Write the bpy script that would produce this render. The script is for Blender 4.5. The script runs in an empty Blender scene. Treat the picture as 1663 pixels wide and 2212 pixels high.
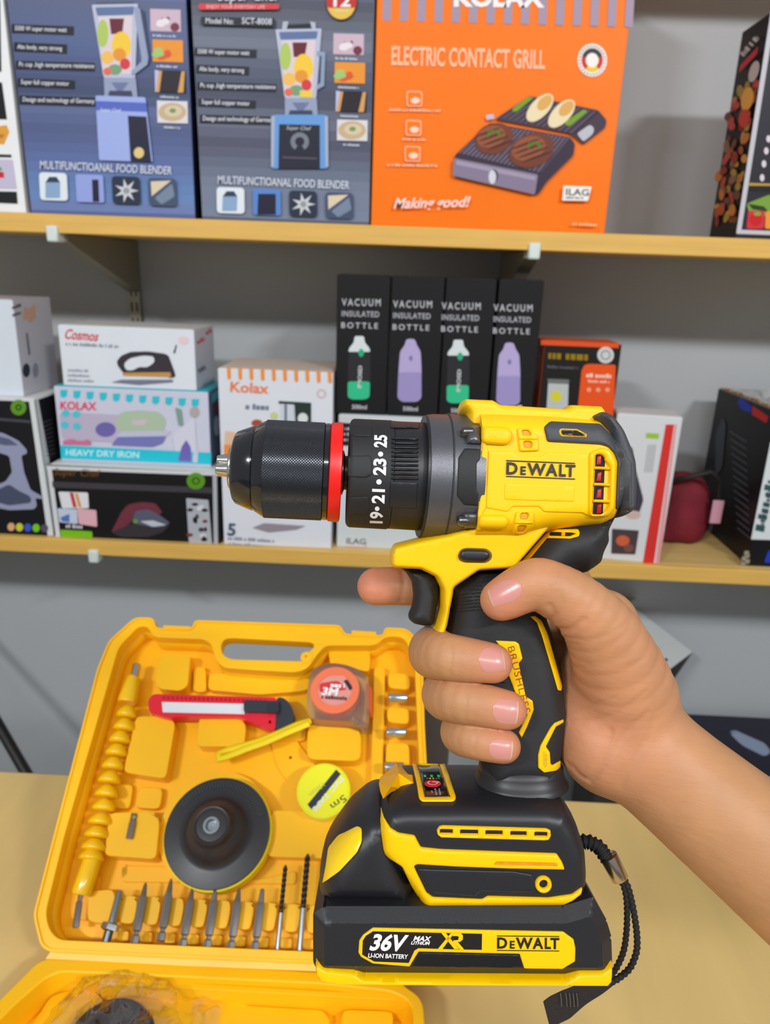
import bpy, bmesh, math, random
import numpy as np
from mathutils import Vector, Matrix
from mathutils.geometry import delaunay_2d_cdt
from mathutils.bvhtree import BVHTree
random.seed(7)
SC = bpy.context.scene
COL = SC.collection
# ------------------------------------------------------------------ camera
FPX, CX, CY = 1600.0, 831.5, 1106.0
TH, RH = math.radians(18.4), math.radians(2.1)
CAM = np.array([0.0, 0.0, 1.30])
YAW = math.radians(1.3)
def _rz(v): return np.array([v[0]*math.cos(YAW)-v[1]*math.sin(YAW), v[0]*math.sin(YAW)+v[1]*math.cos(YAW), v[2]])
FW = _rz((0, math.cos(TH), -math.sin(TH)))
U0 = _rz((0, math.sin(TH), math.cos(TH)))
X0 = _rz((1.0, 0, 0))
RT = X0*math.cos(RH) + U0*math.sin(RH)
UP = -X0*math.sin(RH) + U0*math.cos(RH)
cd = bpy.data.cameras.new('camera')
cam = bpy.data.objects.new('camera', cd); COL.objects.link(cam)
cd.sensor_fit = 'VERTICAL'; cd.sensor_height = 36.0; cd.sensor_width = 27.0
cd.lens = FPX/2212*36.0
cd.clip_start = 0.02
M4 = Matrix.Identity(4)
for i in range(3):
    M4[i][0] = RT[i]; M4[i][1] = UP[i]; M4[i][2] = -FW[i]; M4[i][3] = CAM[i]
cam.matrix_world = M4
cd.dof.use_dof = True
cd.dof.focus_distance = 0.283
cd.dof.aperture_fstop = 17.0
SC.camera = cam
# ------------------------------------------------------------------ light
SC.view_settings.view_transform = 'Standard'
SC.view_settings.look = 'None'
SC.view_settings.gamma = 1.0
SC.view_settings.use_curve_mapping = False
SC.view_settings.exposure = 0.0
W = bpy.data.worlds.new('shop_air'); SC.world = W; W.use_nodes = True
W.node_tree.nodes['Background'].inputs[0].default_value = (0.92, 0.96, 1.0, 1)
W.node_tree.nodes['Background'].inputs[1].default_value = 0.38
def area(name, loc, target, sx, sy, power, color):
    l = bpy.data.lights.new(name, 'AREA'); l.shape = 'RECTANGLE'; l.size = sx; l.size_y = sy
    l.energy = power; l.color = color
    o = bpy.data.objects.new(name, l); COL.objects.link(o); o.location = loc
    o.rotation_euler = (Vector(target)-Vector(loc)).to_track_quat('-Z', 'Y').to_euler()
    return o
area('ceiling_lamp', (-1.15, -1.25, 2.42), (-0.2, 1.0, 0.9), 0.40, 0.10, 25, (0.97, 0.985, 1.0))
area('ceiling_lamp', (1.25, -1.05, 2.42), (0.2, 1.0, 0.9), 0.40, 0.10, 25, (0.97, 0.985, 1.0))
area('ceiling_lamp', (0.1, -1.35, 2.50), (0.1, 1.0, 0.9), 1.5, 0.12, 15, (0.97, 0.985, 1.0))

# ------------------------------------------------------------------ helpers
def ray(px, py):
    return FW + RT*((px-CX)/FPX) - UP*((py-CY)/FPX)
def at(px, py, X=None, Y=None, Z=None):
    d = ray(px, py)
    if X is not None: t = (X-CAM[0])/d[0]
    elif Y is not None: t = (Y-CAM[1])/d[1]
    else: t = (Z-CAM[2])/d[2]
    return CAM + d*t
def lin(c):
    o = []
    for v in c[:3]:
        v = v/255.0
        o.append(v/12.92 if v <= 0.04045 else ((v+0.055)/1.055)**2.4)
    return (o[0], o[1], o[2], 1.0)
_mats = {}
def mat(name, rgb, rough=0.5, metal=0.0, bump=0.0, bscale=300.0, var=0.0, vscale=8.0, coat=0.0, sss=0.0,
        trans=0.0, spec=None, stretch=None, alpha=1.0, ior=None, detail=3.0):
    if name in _mats: return _mats[name]
    m = bpy.data.materials.new(name); m.use_nodes = True
    nt = m.node_tree; N = nt.nodes; L = nt.links
    b = N['Principled BSDF']
    b.inputs['Base Color'].default_value = lin(rgb)
    b.inputs['Roughness'].default_value = rough
    b.inputs['Metallic'].default_value = metal
    if coat: b.inputs['Coat Weight'].default_value = coat; b.inputs['Coat Roughness'].default_value = 0.08
    if trans: b.inputs['Transmission Weight'].default_value = trans
    if ior: b.inputs['IOR'].default_value = ior
    if spec is not None: b.inputs['Specular IOR Level'].default_value = spec
    if alpha < 1: b.inputs['Alpha'].default_value = alpha
    if sss:
        b.inputs['Subsurface Weight'].default_value = sss
        b.inputs['Subsurface Radius'].default_value = (0.006, 0.0025, 0.0012)
        b.inputs['Subsurface Scale'].default_value = 1.0
    tc = None
    def coord():
        nonlocal tc
        if tc is None:
            t = N.new('ShaderNodeTexCoord'); tc = t.outputs['Object']
            if stretch:
                mp = N.new('ShaderNodeMapping'); mp.inputs['Scale'].default_value = stretch
                L.new(tc, mp.inputs['Vector']); tc = mp.outputs['Vector']
        return tc
    if var:
        n = N.new('ShaderNodeTexNoise'); n.inputs['Scale'].default_value = vscale; n.inputs['Detail'].default_value = detail
        L.new(coord(), n.inputs['Vector'])
        r = N.new('ShaderNodeMapRange'); r.inputs['From Min'].default_value = 0.25; r.inputs['From Max'].default_value = 0.75
        r.inputs['To Min'].default_value = 1-var; r.inputs['To Max'].default_value = 1+var
        L.new(n.outputs['Fac'], r.inputs['Value'])
        mx = N.new('ShaderNodeMix'); mx.data_type = 'RGBA'; mx.blend_type = 'MULTIPLY'
        mx.inputs['Factor'].default_value = 1.0
        mx.inputs[6].default_value = lin(rgb)
        L.new(r.outputs['Result'], mx.inputs[7])
        L.new(mx.outputs[2], b.inputs['Base Color'])
    if bump:
        n = N.new('ShaderNodeTexNoise'); n.inputs['Scale'].default_value = bscale; n.inputs['Detail'].default_value = 2
        L.new(coord(), n.inputs['Vector'])
        bp = N.new('ShaderNodeBump'); bp.inputs['Strength'].default_value = bump; bp.inputs['Distance'].default_value = 0.0004
        L.new(n.outputs['Fac'], bp.inputs['Height']); L.new(bp.outputs['Normal'], b.inputs['Normal'])
    _mats[name] = m
    return m
def ink(rgb, rough=0.45):
    return mat('ink_%02x%02x%02x_%d' % (int(rgb[0]), int(rgb[1]), int(rgb[2]), int(rough*100)), rgb, rough, spec=0.2)

class MB:
    """collects faces with materials; build() links them as ONE mesh object"""
    def __init__(s): s.v = []; s.f = []; s.m = []; s.mats = []
    def mi(s, m):
        if m not in s.mats: s.mats.append(m)
        return s.mats.index(m)
    def add(s, verts, faces, m):
        k = len(s.v); i = s.mi(m)
        s.v.extend([tuple(map(float, p)) for p in verts])
        for f in faces: s.f.append([j+k for j in f]); s.m.append(i)
    def box(s, lo, hi, m, M=None):
        c = [(x, y, z) for z in (lo[2], hi[2]) for y in (lo[1], hi[1]) for x in (lo[0], hi[0])]
        if M is not None: c = [M(p) for p in c]
        s.add(c, [(0, 2, 3, 1), (4, 5, 7, 6), (0, 1, 5, 4), (2, 6, 7, 3), (0, 4, 6, 2), (1, 3, 7, 5)], m)
    def tube(s, pts, rad, m, n=12, cap=True, flat=None):
        P = [np.array(p, float) for p in pts]
        R = [rad]*len(P) if not hasattr(rad, '__len__') else list(rad)
        vs = []; prev = None
        for i, p in enumerate(P):
            t = P[min(i+1, len(P)-1)]-P[max(i-1, 0)]; t /= (np.linalg.norm(t)+1e-12)
            if prev is None:
                a = np.array([0, 0, 1.0]) if abs(t[2]) < 0.9 else np.array([1.0, 0, 0])
                if flat is not None: a = np.array(flat[0], float)
                e1 = a-t*np.dot(a, t); e1 /= np.linalg.norm(e1)
            else:
                e1 = prev-t*np.dot(prev, t); e1 /= np.linalg.norm(e1)
            prev = e1; e2 = np.cross(t, e1)
            for k in range(n):
                an = 2*math.pi*k/n
                fx = flat[1] if flat is not None else 1.0
                vs.append(p+R[i]*(math.cos(an)*e1+math.sin(an)*fx*e2))
        fs = []
        for i in range(len(P)-1):
            for k in range(n):
                fs.append((i*n+k, i*n+(k+1) % n, (i+1)*n+(k+1) % n, (i+1)*n+k))
        if cap:
            fs.append(tuple(range(n-1, -1, -1))); fs.append(tuple((len(P)-1)*n+k for k in range(n)))
        s.add(vs, fs, m)
    def build(s, name, parent=None, smooth=None, bevel=0.0, seg=2, org=None):
        me = bpy.data.meshes.new(name)
        V = s.v
        base = None
        if org is not None: base = np.array(org, float)
        elif parent is not None:
            q = parent
            while q is not None and q.get('_o') is None: q = q.parent
            if q is not None: base = np.array(q['_o'])
        if base is not None: V = [tuple(np.array(p)-base) for p in V]
        me.from_pydata(V, [], s.f)
        for m in s.mats: me.materials.append(m)
        me.polygons.foreach_set('material_index', s.m)
        me.update()
        bm = bmesh.new(); bm.from_mesh(me); bmesh.ops.recalc_face_normals(bm, faces=bm.faces); bm.to_mesh(me); bm.free()
        if smooth is not None:
            me.polygons.foreach_set('use_smooth', [True]*len(me.polygons))
            me.set_sharp_from_angle(angle=math.radians(smooth))
        o = bpy.data.objects.new(name, me); COL.objects.link(o)
        if org is not None: o.location = tuple(base)
        if parent is not None: o.parent = parent
        if bevel:
            bv = o.modifiers.new('bevel', 'BEVEL'); bv.width = bevel; bv.segments = seg; bv.limit_method = 'ANGLE'
            bv.angle_limit = math.radians(35); bv.harden_normals = False
            if smooth is None:
                me.polygons.foreach_set('use_smooth', [True]*len(me.polygons))
                me.set_sharp_from_angle(angle=math.radians(50))
        return o
def tag(o, label=None, cat=None, group=None, kind=None):
    if label: o['label'] = label
    if cat: o['category'] = cat
    if group: o['group'] = group
    if kind: o['kind'] = kind
    return o
def thing(name, loc, label, cat, group=None):
    o = bpy.data.objects.new(name, None); COL.objects.link(o); o.location = tuple(map(float, loc)); o.empty_display_size = 0.02
    o['_o'] = [float(x) for x in loc]
    return tag(o, label, cat, group)

# ------------------------------------------------------------------ 2-D geometry
def seg_dist(P, poly):
    """unsigned distance of points to a closed polygon"""
    P = np.asarray(P, float); A = np.asarray(poly, float); B = np.roll(A, -1, 0)
    out = np.full(len(P), 1e9)
    for a, b in zip(A, B):
        ab = b-a; l2 = ab @ ab
        if l2 < 1e-18: continue
        t = np.clip(((P-a) @ ab)/l2, 0, 1)
        d = P-a-t[:, None]*ab
        out = np.minimum(out, np.einsum('ij,ij->i', d, d))
    return np.sqrt(out)
def inside(P, polys):
    P = np.asarray(P, float); r = np.zeros(len(P), bool)
    for poly in polys:
        A = np.asarray(poly, float); B = np.roll(A, -1, 0)
        for (x1, y1), (x2, y2) in zip(A, B):
            if y1 == y2: continue
            c = ((y1 > P[:, 1]) != (y2 > P[:, 1]))
            xi = (x2-x1)*(P[:, 1]-y1)/(y2-y1)+x1
            r ^= c & (P[:, 0] < xi)
    return r
def rounded(poly, r, n=4):
    """round the corners of a closed polygon"""
    P = [np.array(p, float) for p in poly]; out = []
    for i, p in enumerate(P):
        a = P[i-1]-p; b = P[(i+1) % len(P)]-p
        la, lb = np.linalg.norm(a), np.linalg.norm(b)
        rr = min(r, la*0.48, lb*0.48)
        if rr < 1e-9: out.append(p); continue
        p0 = p+a/la*rr; p1 = p+b/lb*rr
        for k in range(n+1):
            t = k/n
            out.append((1-t)**2*p0+2*t*(1-t)*p+t*t*p1)
    return [tuple(q) for q in out]
def resample(poly, step):
    P = np.asarray(poly, float); out = []
    for i in range(len(P)):
        a, b = P[i], P[(i+1) % len(P)]
        n = max(1, int(np.linalg.norm(b-a)/step+0.5))
        for k in range(n): out.append(a+(b-a)*k/n)
    return np.array(out)
def area2(poly):
    A = np.asarray(poly, float); B = np.roll(A, -1, 0)
    return 0.5*np.sum(A[:, 0]*B[:, 1]-B[:, 0]*A[:, 1])
def cdt(polys, extra=()):
    """triangulate polygons (even-odd) with extra interior points -> (N,2) verts, tris"""
    vs = []; es = []
    for poly in polys:
        k = len(vs); n = len(poly)
        vs.extend([tuple(map(float, p)) for p in poly]); es.extend([(k+i, k+(i+1) % n) for i in range(n)])
    vs.extend([tuple(map(float, p)) for p in extra])
    sc = max(1e-9, np.ptp(np.array(vs)))
    V, E, Fc, *_ = delaunay_2d_cdt([Vector((a/sc, b/sc)) for a, b in vs], es, [], 0, 1e-6)
    V = np.array([tuple(p) for p in V])*sc
    Fc = [tuple(f) for f in Fc]
    C = np.array([V[list(f)].mean(0) for f in Fc])
    ok = inside(C, polys)
    return V, [f for f, k in zip(Fc, ok) if k]
def prism(mb, polys, P3, n0, n1, m, mside=None):
    """solid plate between heights n0<n1 over polygons with holes; P3(a,b,h) -> world"""
    V, T = cdt(polys)
    mb.add([P3(a, b, n1) for a, b in V], T, m)
    mb.add([P3(a, b, n0) for a, b in V], [t[::-1] for t in T], mside or m)
    for poly in polys:
        n = len(poly)
        vv = [P3(a, b, n0) for a, b in poly]+[P3(a, b, n1) for a, b in poly]
        mb.add(vv, [(i, (i+1) % n, n+(i+1) % n, n+i) for i in range(n)], mside or m)
def weld(o, d=1e-6):
    bm = bmesh.new(); bm.from_mesh(o.data); bmesh.ops.remove_doubles(bm, verts=bm.verts, dist=d)
    bmesh.ops.recalc_face_normals(bm, faces=bm.faces); bm.to_mesh(o.data); bm.free(); return o

_txt = {}
def glyphs(s, bold=0.0, spacing=1.0):
    key = (s, bold, spacing)
    if key in _txt: return _txt[key]
    c = bpy.data.curves.new('t', 'FONT'); c.body = s; c.size = 1.0; c.offset = bold; c.space_character = spacing
    c.fill_mode = 'FRONT'; c.resolution_u = 3
    o = bpy.data.objects.new('t', c)
    me = o.to_mesh()
    V = np.array([tuple(v.co)[:2] for v in me.vertices]) if len(me.vertices) else np.zeros((0, 2))
    Fc = [tuple(p.vertices) for p in me.polygons]
    o.to_mesh_clear(); bpy.data.objects.remove(o); bpy.data.curves.remove(c)
    _txt[key] = (V, Fc); return V, Fc

class Frame:
    """a plane in the place: origin, two in-plane axes, normal; measured points on the photograph are carried onto it"""
    def __init__(s, o, ex, ey, n=None):
        s.o = np.array(o, float); s.ex = np.array(ex, float)/np.linalg.norm(ex)
        ey = np.array(ey, float); ey = ey-s.ex*np.dot(ey, s.ex); s.ey = ey/np.linalg.norm(ey)
        s.n = np.cross(s.ex, s.ey)
        if n is not None and np.dot(s.n, n) < 0: s.n = -s.n
    def P(s, a, b, h=0.0): return s.o+s.ex*a+s.ey*b+s.n*h
    def ab(s, px, py, h=0.0):
        d = ray(px, py); o = s.o+s.n*h
        t = np.dot(o-CAM, s.n)/np.dot(d, s.n); p = CAM+d*t-o
        return (float(np.dot(p, s.ex)), float(np.dot(p, s.ey)))
    def abl(s, pts, h=0.0): return [s.ab(x, y, h) for x, y in pts]
    def W(s, px, py, h=0.0): return s.P(*s.ab(px, py, h), h)

class Print:
    """flat print on a frame: coloured polygons and lettering, all one mesh"""
    def __init__(s, fr, lift=0.0003): s.fr = fr; s.mb = MB(); s.k = 1; s.lift = lift
    def h(s): s.k += 1; return s.lift+0.00006*s.k
    def poly(s, rgb, pts, r=0, rough=0.45):
        h = s.h(); q = s.fr.abl(pts, h)
        if r: q = rounded(q, r)
        V, T = cdt([q])
        s.mb.add([s.fr.P(a, b, h) for a, b in V], T, ink(rgb, rough))
    def rect(s, rgb, x0, y0, x1, y1, r=0, sl=0.037, rough=0.45):
        # edges follow the slope of the shelf and the fall of the box edges
        def t(x, y): return (x-0.0*(y-y0), y+sl*(x-x0))
        s.poly(rgb, [t(x0, y0), t(x1, y0), t(x1, y1), t(x0, y1)], r, rough)
    def ell(s, rgb, cx, cy, rx, ry, n=24, rot=0.0, hole=None, a0=0.0, a1=360.0, rough=0.45):
        h = s.h(); c, sn = math.cos(rot), math.sin(rot)
        def e(k, q): 
            t = math.radians(a0+(a1-a0)*q/n); x, y = rx*k*math.cos(t), ry*k*math.sin(t); return (cx+x*c-y*sn, cy+x*sn+y*c)
        full = abs(a1-a0) >= 359.9
        if hole is None and full:
            q = s.fr.abl([e(1, i) for i in range(n)], h)
            s.mb.add([s.fr.P(a, b, h) for a, b in q], [tuple(range(n))], ink(rgb, rough))
        else:
            hk = hole or 0.0
            vs = [s.fr.W(*e(1, i), h) for i in range(n+1)]+[s.fr.W(*e(hk, i), h) for i in range(n+1)]
            s.mb.add(vs, [(i, i+1, n+2+i, n+1+i) for i in range(n)], ink(rgb, rough))
    def text(s, rgb, txt, x0, y0, x1, y1, cap, bold=0.0, shear=0.0, spacing=1.0, rough=0.45, down=None):
        """baseline from (x0,y0) to (x1,y1), capitals `cap` pixels tall (down: direction of the cap height as a pixel vector)"""
        h = s.h(); V, Fc = glyphs(txt, bold, spacing)
        if len(V) == 0: return
        x, y = V[:, 0], V[:, 1]
        xa, xb = x.min(), x.max()
        ref, _ = glyphs('H', bold, spacing); ch = ref[:, 1].max()
        L = math.hypot(x1-x0, y1-y0); ux, uy = (x1-x0)/L, (y1-y0)/L
        vx, vy = (uy, -ux) if down is None else down
        out = []
        for xx, yy in V:
            t = (xx-xa)/(xb-xa)*L; w = yy/ch*cap; t += shear*w
            out.append(s.fr.W(x0+ux*t+vx*w, y0+uy*t+vy*w, h))
        s.mb.add(out, Fc, ink(rgb, rough))
    def bars(s, rgb, x0, y0, x1, y1, cap, seed=1, rough=0.45):
        """a line of print too small to read: broken strokes of the same length and height"""
        rr = random.Random(int(x0*7+y0*13+seed)); L = math.hypot(x1-x0, y1-y0); ux, uy = (x1-x0)/L, (y1-y0)/L; vx, vy = uy, -ux; t = 0.0; h = s.h()
        while t < L:
            w = min(L-t, cap*rr.uniform(0.35, 0.8)); c = cap*rr.choice((0.75, 0.75, 1.0))
            q = [(x0+ux*a+vx*b, y0+uy*a+vy*b) for a, b in ((t, 0), (t+w, 0), (t+w, c), (t, c))]
            s.mb.add([s.fr.W(*e, h) for e in q], [(0, 1, 2, 3)], ink(rgb, rough)); t += w+cap*rr.choice((0.16, 0.16, 0.16, 0.6))
    def grad(s, tl, tr, br, bl, stops, n=22):
        """printed colour gradient from top to bottom; stops: (position, rgb)"""
        h = s.h(); ps = [q for q, _ in stops]
        for i in range(n):
            f0, f1 = i/n, (i+1)/n; fm = (f0+f1)/2
            col = tuple(round(np.interp(fm, ps, [c[k] for _, c in stops])/3)*3 for k in range(3))
            L = lambda f: (tl[0]+(bl[0]-tl[0])*f, tl[1]+(bl[1]-tl[1])*f); R = lambda f: (tr[0]+(br[0]-tr[0])*f, tr[1]+(br[1]-tr[1])*f)
            s.mb.add([s.fr.W(*q, h) for q in (L(f0), R(f0), R(f1), L(f1))], [(0, 1, 2, 3)], ink(col))
    def build(s, parent, name='front_print'):
        o = s.mb.build(name, parent); return o
# ------------------------------------------------------------------ setting
YS, YW = 1.20, 1.54                      # front edge of the shelves, back wall
ZU = float(at(831, 487, Y=YS)[2])        # top of the upper shelf
ZL = float(at(831, 1196, Y=YS)[2])       # top of the lower shelf
ZT = 1.30-0.535                          # table top
m_wall = mat('wall_paint', (188, 192, 195), 0.85, bump=0.25, bscale=60, var=0.05, vscale=2.2)
m_floor = mat('floor_tile', (120, 118, 112), 0.5, var=0.06, vscale=3)
m_wood = mat('shelf_pine', (226, 190, 120), 0.5, var=0.10, vscale=3.0, stretch=(1.2, 18, 18), bump=0.1, bscale=30)
m_edge = mat('shelf_edge', (224, 178, 88), 0.45, var=0.09, vscale=4.0, stretch=(1.5, 30, 30))
m_steel = mat('bracket_steel', (168, 160, 140), 0.45, metal=0.6)
mb = MB(); mb.box((-3.2, YW, 0), (3.2, YW+0.12, 3.0), m_wall); tag(mb.build('wall_back'), kind='structure')
mb = MB(); mb.box((-3.2, -3.0, -0.06), (3.2, YW, 0.0), m_floor); tag(mb.build('floor'), kind='structure')

def shelf(z, label, thick=0.027, brk=(), px_y=0):
    t = thing('pine_shelf', (0, YS, z-thick), label, 'shelf', 'pine shelves along the back wall')
    mb = MB(); mb.box((-1.9, YS+0.012, z-thick), (1.9, YW-0.012, z), m_wood); mb.build('board', t, bevel=0.002)
    mb = MB(); mb.box((-1.9, YS, z-thick-0.001), (1.9, YS+0.012, z), m_edge); mb.build('edge_strip', t, bevel=0.0015)
    for x in brk:
        b = MB(); w = 0.012; zb = z-thick
        b.add([(x-w, YW-0.012, zb-0.001), (x-w, YS+0.02, zb-0.001), (x-w, YS+0.02, zb-0.012), (x-w, YW-0.012, zb-0.098),
               (x+w, YW-0.012, zb-0.001), (x+w, YS+0.02, zb-0.001), (x+w, YS+0.02, zb-0.012), (x+w, YW-0.012, zb-0.098)],
              [(0, 1, 2, 3), (7, 6, 5, 4), (0, 4, 5, 1), (1, 5, 6, 2), (2, 6, 7, 3), (3, 7, 4, 0)], m_steel)
        o = b.build('bracket', t, bevel=0.001)
        c = MB(); c.box((x-0.009, YS-0.006, zb-0.014), (x+0.009, YS+0.024, zb+0.010), mat('bracket_cap', (214, 224, 220), 0.4))
        c.build('end_cap', o, bevel=0.003)
    return t
xb1 = float(at(112, 478, Y=YS)[0]); xb2 = float(at(1155, 528, Y=YS)[0]); xb3 = float(at(203, 1197, Y=YS)[0])
shelf(ZU, 'upper pine shelf holding the tall blender cartons and orange grill carton', brk=(xb1, xb2))
shelf(ZL, 'lower pine shelf holding the iron cartons and bottle boxes', brk=(xb3, xb2))
tag(shelf(ZU+0.49, 'topmost pine shelf above the tall blender cartons'), None)
for x, lab in ((xb1, 'slotted metal wall upright left of the bottle boxes'), (xb2, 'slotted metal wall upright behind the black bottle boxes')):
    m = MB(); m.box((x-0.012, YW-0.012, ZL-0.13), (x+0.012, YW, 2.2), m_steel)
    k = thing('wall_upright', (x, YW, ZL-0.13), lab, 'rail', 'wall uprights')
    m.build('channel', k, bevel=0.001)
    m = MB(); ms = mat('slot_dark', (60, 56, 48), 0.7)
    for i in range(46): 
        z = ZL-0.11+i*0.03
        for s in (-0.005, 0.005): m.box((x+s-0.0015, YW-0.0126, z), (x+s+0.0015, YW-0.0118, z+0.018), ms)
    tag(m.build('slots', k), kind='stuff')
# table
m_table = mat('table_laminate', (214, 184, 118), 0.42, var=0.07, vscale=3.0, stretch=(9, 0.9, 1), bump=0.12, bscale=6)
YT = float(at(60, 1667, Z=ZT)[1])
t = thing('shop_table', (0.1, 0.3, 0), 'tan wood-grain table under the yellow tool case', 'table')
mb = MB(); mb.box((-1.1, -0.25, ZT-0.022), (1.1, YT, ZT), m_table); mb.build('tabletop', t, bevel=0.003)
mb = MB(); mb.box((-1.0, YT-0.06, ZT-0.10), (1.0, YT-0.04, ZT-0.022), m_table); mb.build('apron', t)
for sx in (-1, 1):
    for y in (-0.18, YT-0.10):
        mb = MB(); mb.tube([(sx*1.02, y, ZT-0.022), (sx*1.02, y, 0.0)], [0.022, 0.018], m_steel, 12); mb.build('leg', t, smooth=40)
# ------------------------------------------------------------------ cartons on the shelves
WHITE, BLACK = (236, 238, 240), (22, 22, 24)
def carton(label, xl, xr, yt, Y, depth, z0, front, side=None, top=None, edge=None, yaw=0.0, ztop=None, group=None, cat='box', name='carton',
           flap=True, xd=None):
    """xl, xr: pixel points of the bottom front corners; yt: pixel height of the top edge near xl"""
    side = side or front; top = top or side
    A = at(*xl, Y=Y); B = at(*xr, Y=Y)
    w = float(B[0]-A[0]); z1 = ztop if ztop is not None else float(at(xl[0], yt, Y=Y)[2])
    c, s = math.cos(yaw), math.sin(yaw)
    o = np.array([A[0], Y, z0]); ex = np.array([c, s, 0]); ey = np.array([-s, c, 0]); hz = np.array([0, 0, 1.0])
    h = z1-z0
    t = thing(name, o+ex*w/2+ey*depth/2, label, cat, group)
    def P(a, b, z): return o+ex*a+ey*b+hz*z
    def M(rgb): return mat('card_%02x%02x%02x' % tuple(int(v) for v in rgb), rgb, 0.42, bump=0.08, bscale=90, var=0.02, vscale=14, spec=0.22)
    mb = MB()
    v = [P(0, 0, 0), P(w, 0, 0), P(w, depth, 0), P(0, depth, 0), P(0, 0, h), P(w, 0, h), P(w, depth, h), P(0, depth, h)]
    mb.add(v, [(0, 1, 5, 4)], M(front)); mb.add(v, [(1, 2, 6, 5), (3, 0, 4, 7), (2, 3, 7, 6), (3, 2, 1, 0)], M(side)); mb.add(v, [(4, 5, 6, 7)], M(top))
    body = weld(mb.build('body', t)); 
    bv = body.modifiers.new('bevel', 'BEVEL'); bv.width = 0.0012; bv.segments = 2
    if flap:
        fb = MB()
        q = [P(0.003, 0.001, h), P(w-0.003, 0.001, h), P(w-0.003, depth*0.62, h), P(0.003, depth*0.62, h)]
        fb.add([p+hz*0.0002 for p in q]+[p+hz*0.0012 for p in q], [(3, 2, 1, 0), (4, 5, 6, 7), (0, 1, 5, 4), (1, 2, 6, 5), (2, 3, 7, 6), (3, 0, 4, 7)], M(top))
        fb.build('top_flap', t)
    F = Frame(o, ex, hz, -ey); R = Frame(P(w, 0, 0), ey, hz, ex); Lf = Frame(P(0, depth, 0), -ey, hz, -ex); T = Frame(P(0, 0, h), ex, ey, hz)
    return dict(t=t, F=F, R=R, L=Lf, T=T, z1=z1, w=w, P=P, h=h)
YU = YS+0.006
ZTOP = ZU+0.42
# --- white food carton at the far left of the upper shelf
c = carton('white carton with food pictures at left end of upper shelf', (-190, 445), (56, 453), 0, YU, 0.2, ZU, WHITE, ztop=ZU+0.4)
p = Print(c['F'])
p.poly(BLACK, [(-60, 0), (0, 0), (3, 155), (-60, 150)]); p.poly(BLACK, [(-60, 175), (4, 178), (15, 258), (-60, 256)])
p.poly((225, 160, 60), [(-20, 275), (14, 270), (20, 285), (8, 312), (-20, 308)]); p.poly((190, 120, 60), [(-10, 290), (10, 290), (4, 300)])
p.poly(BLACK, [(-60, 332), (24, 334), (25, 340), (-60, 338)]); p.poly((196, 190, 216), [(-60, 343), (27, 345), (36, 408), (-60, 405)])
p.poly((205, 40, 50), [(-5, 370), (8, 372), (9, 384), (-5, 384)]); p.poly((90, 150, 70), [(-4, 360), (3, 362), (4, 368), (-4, 368)])
p.poly((30, 32, 34), [(-60, 412), (36, 414), (38, 440), (-60, 436)])
p.build(c['t'])

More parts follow.
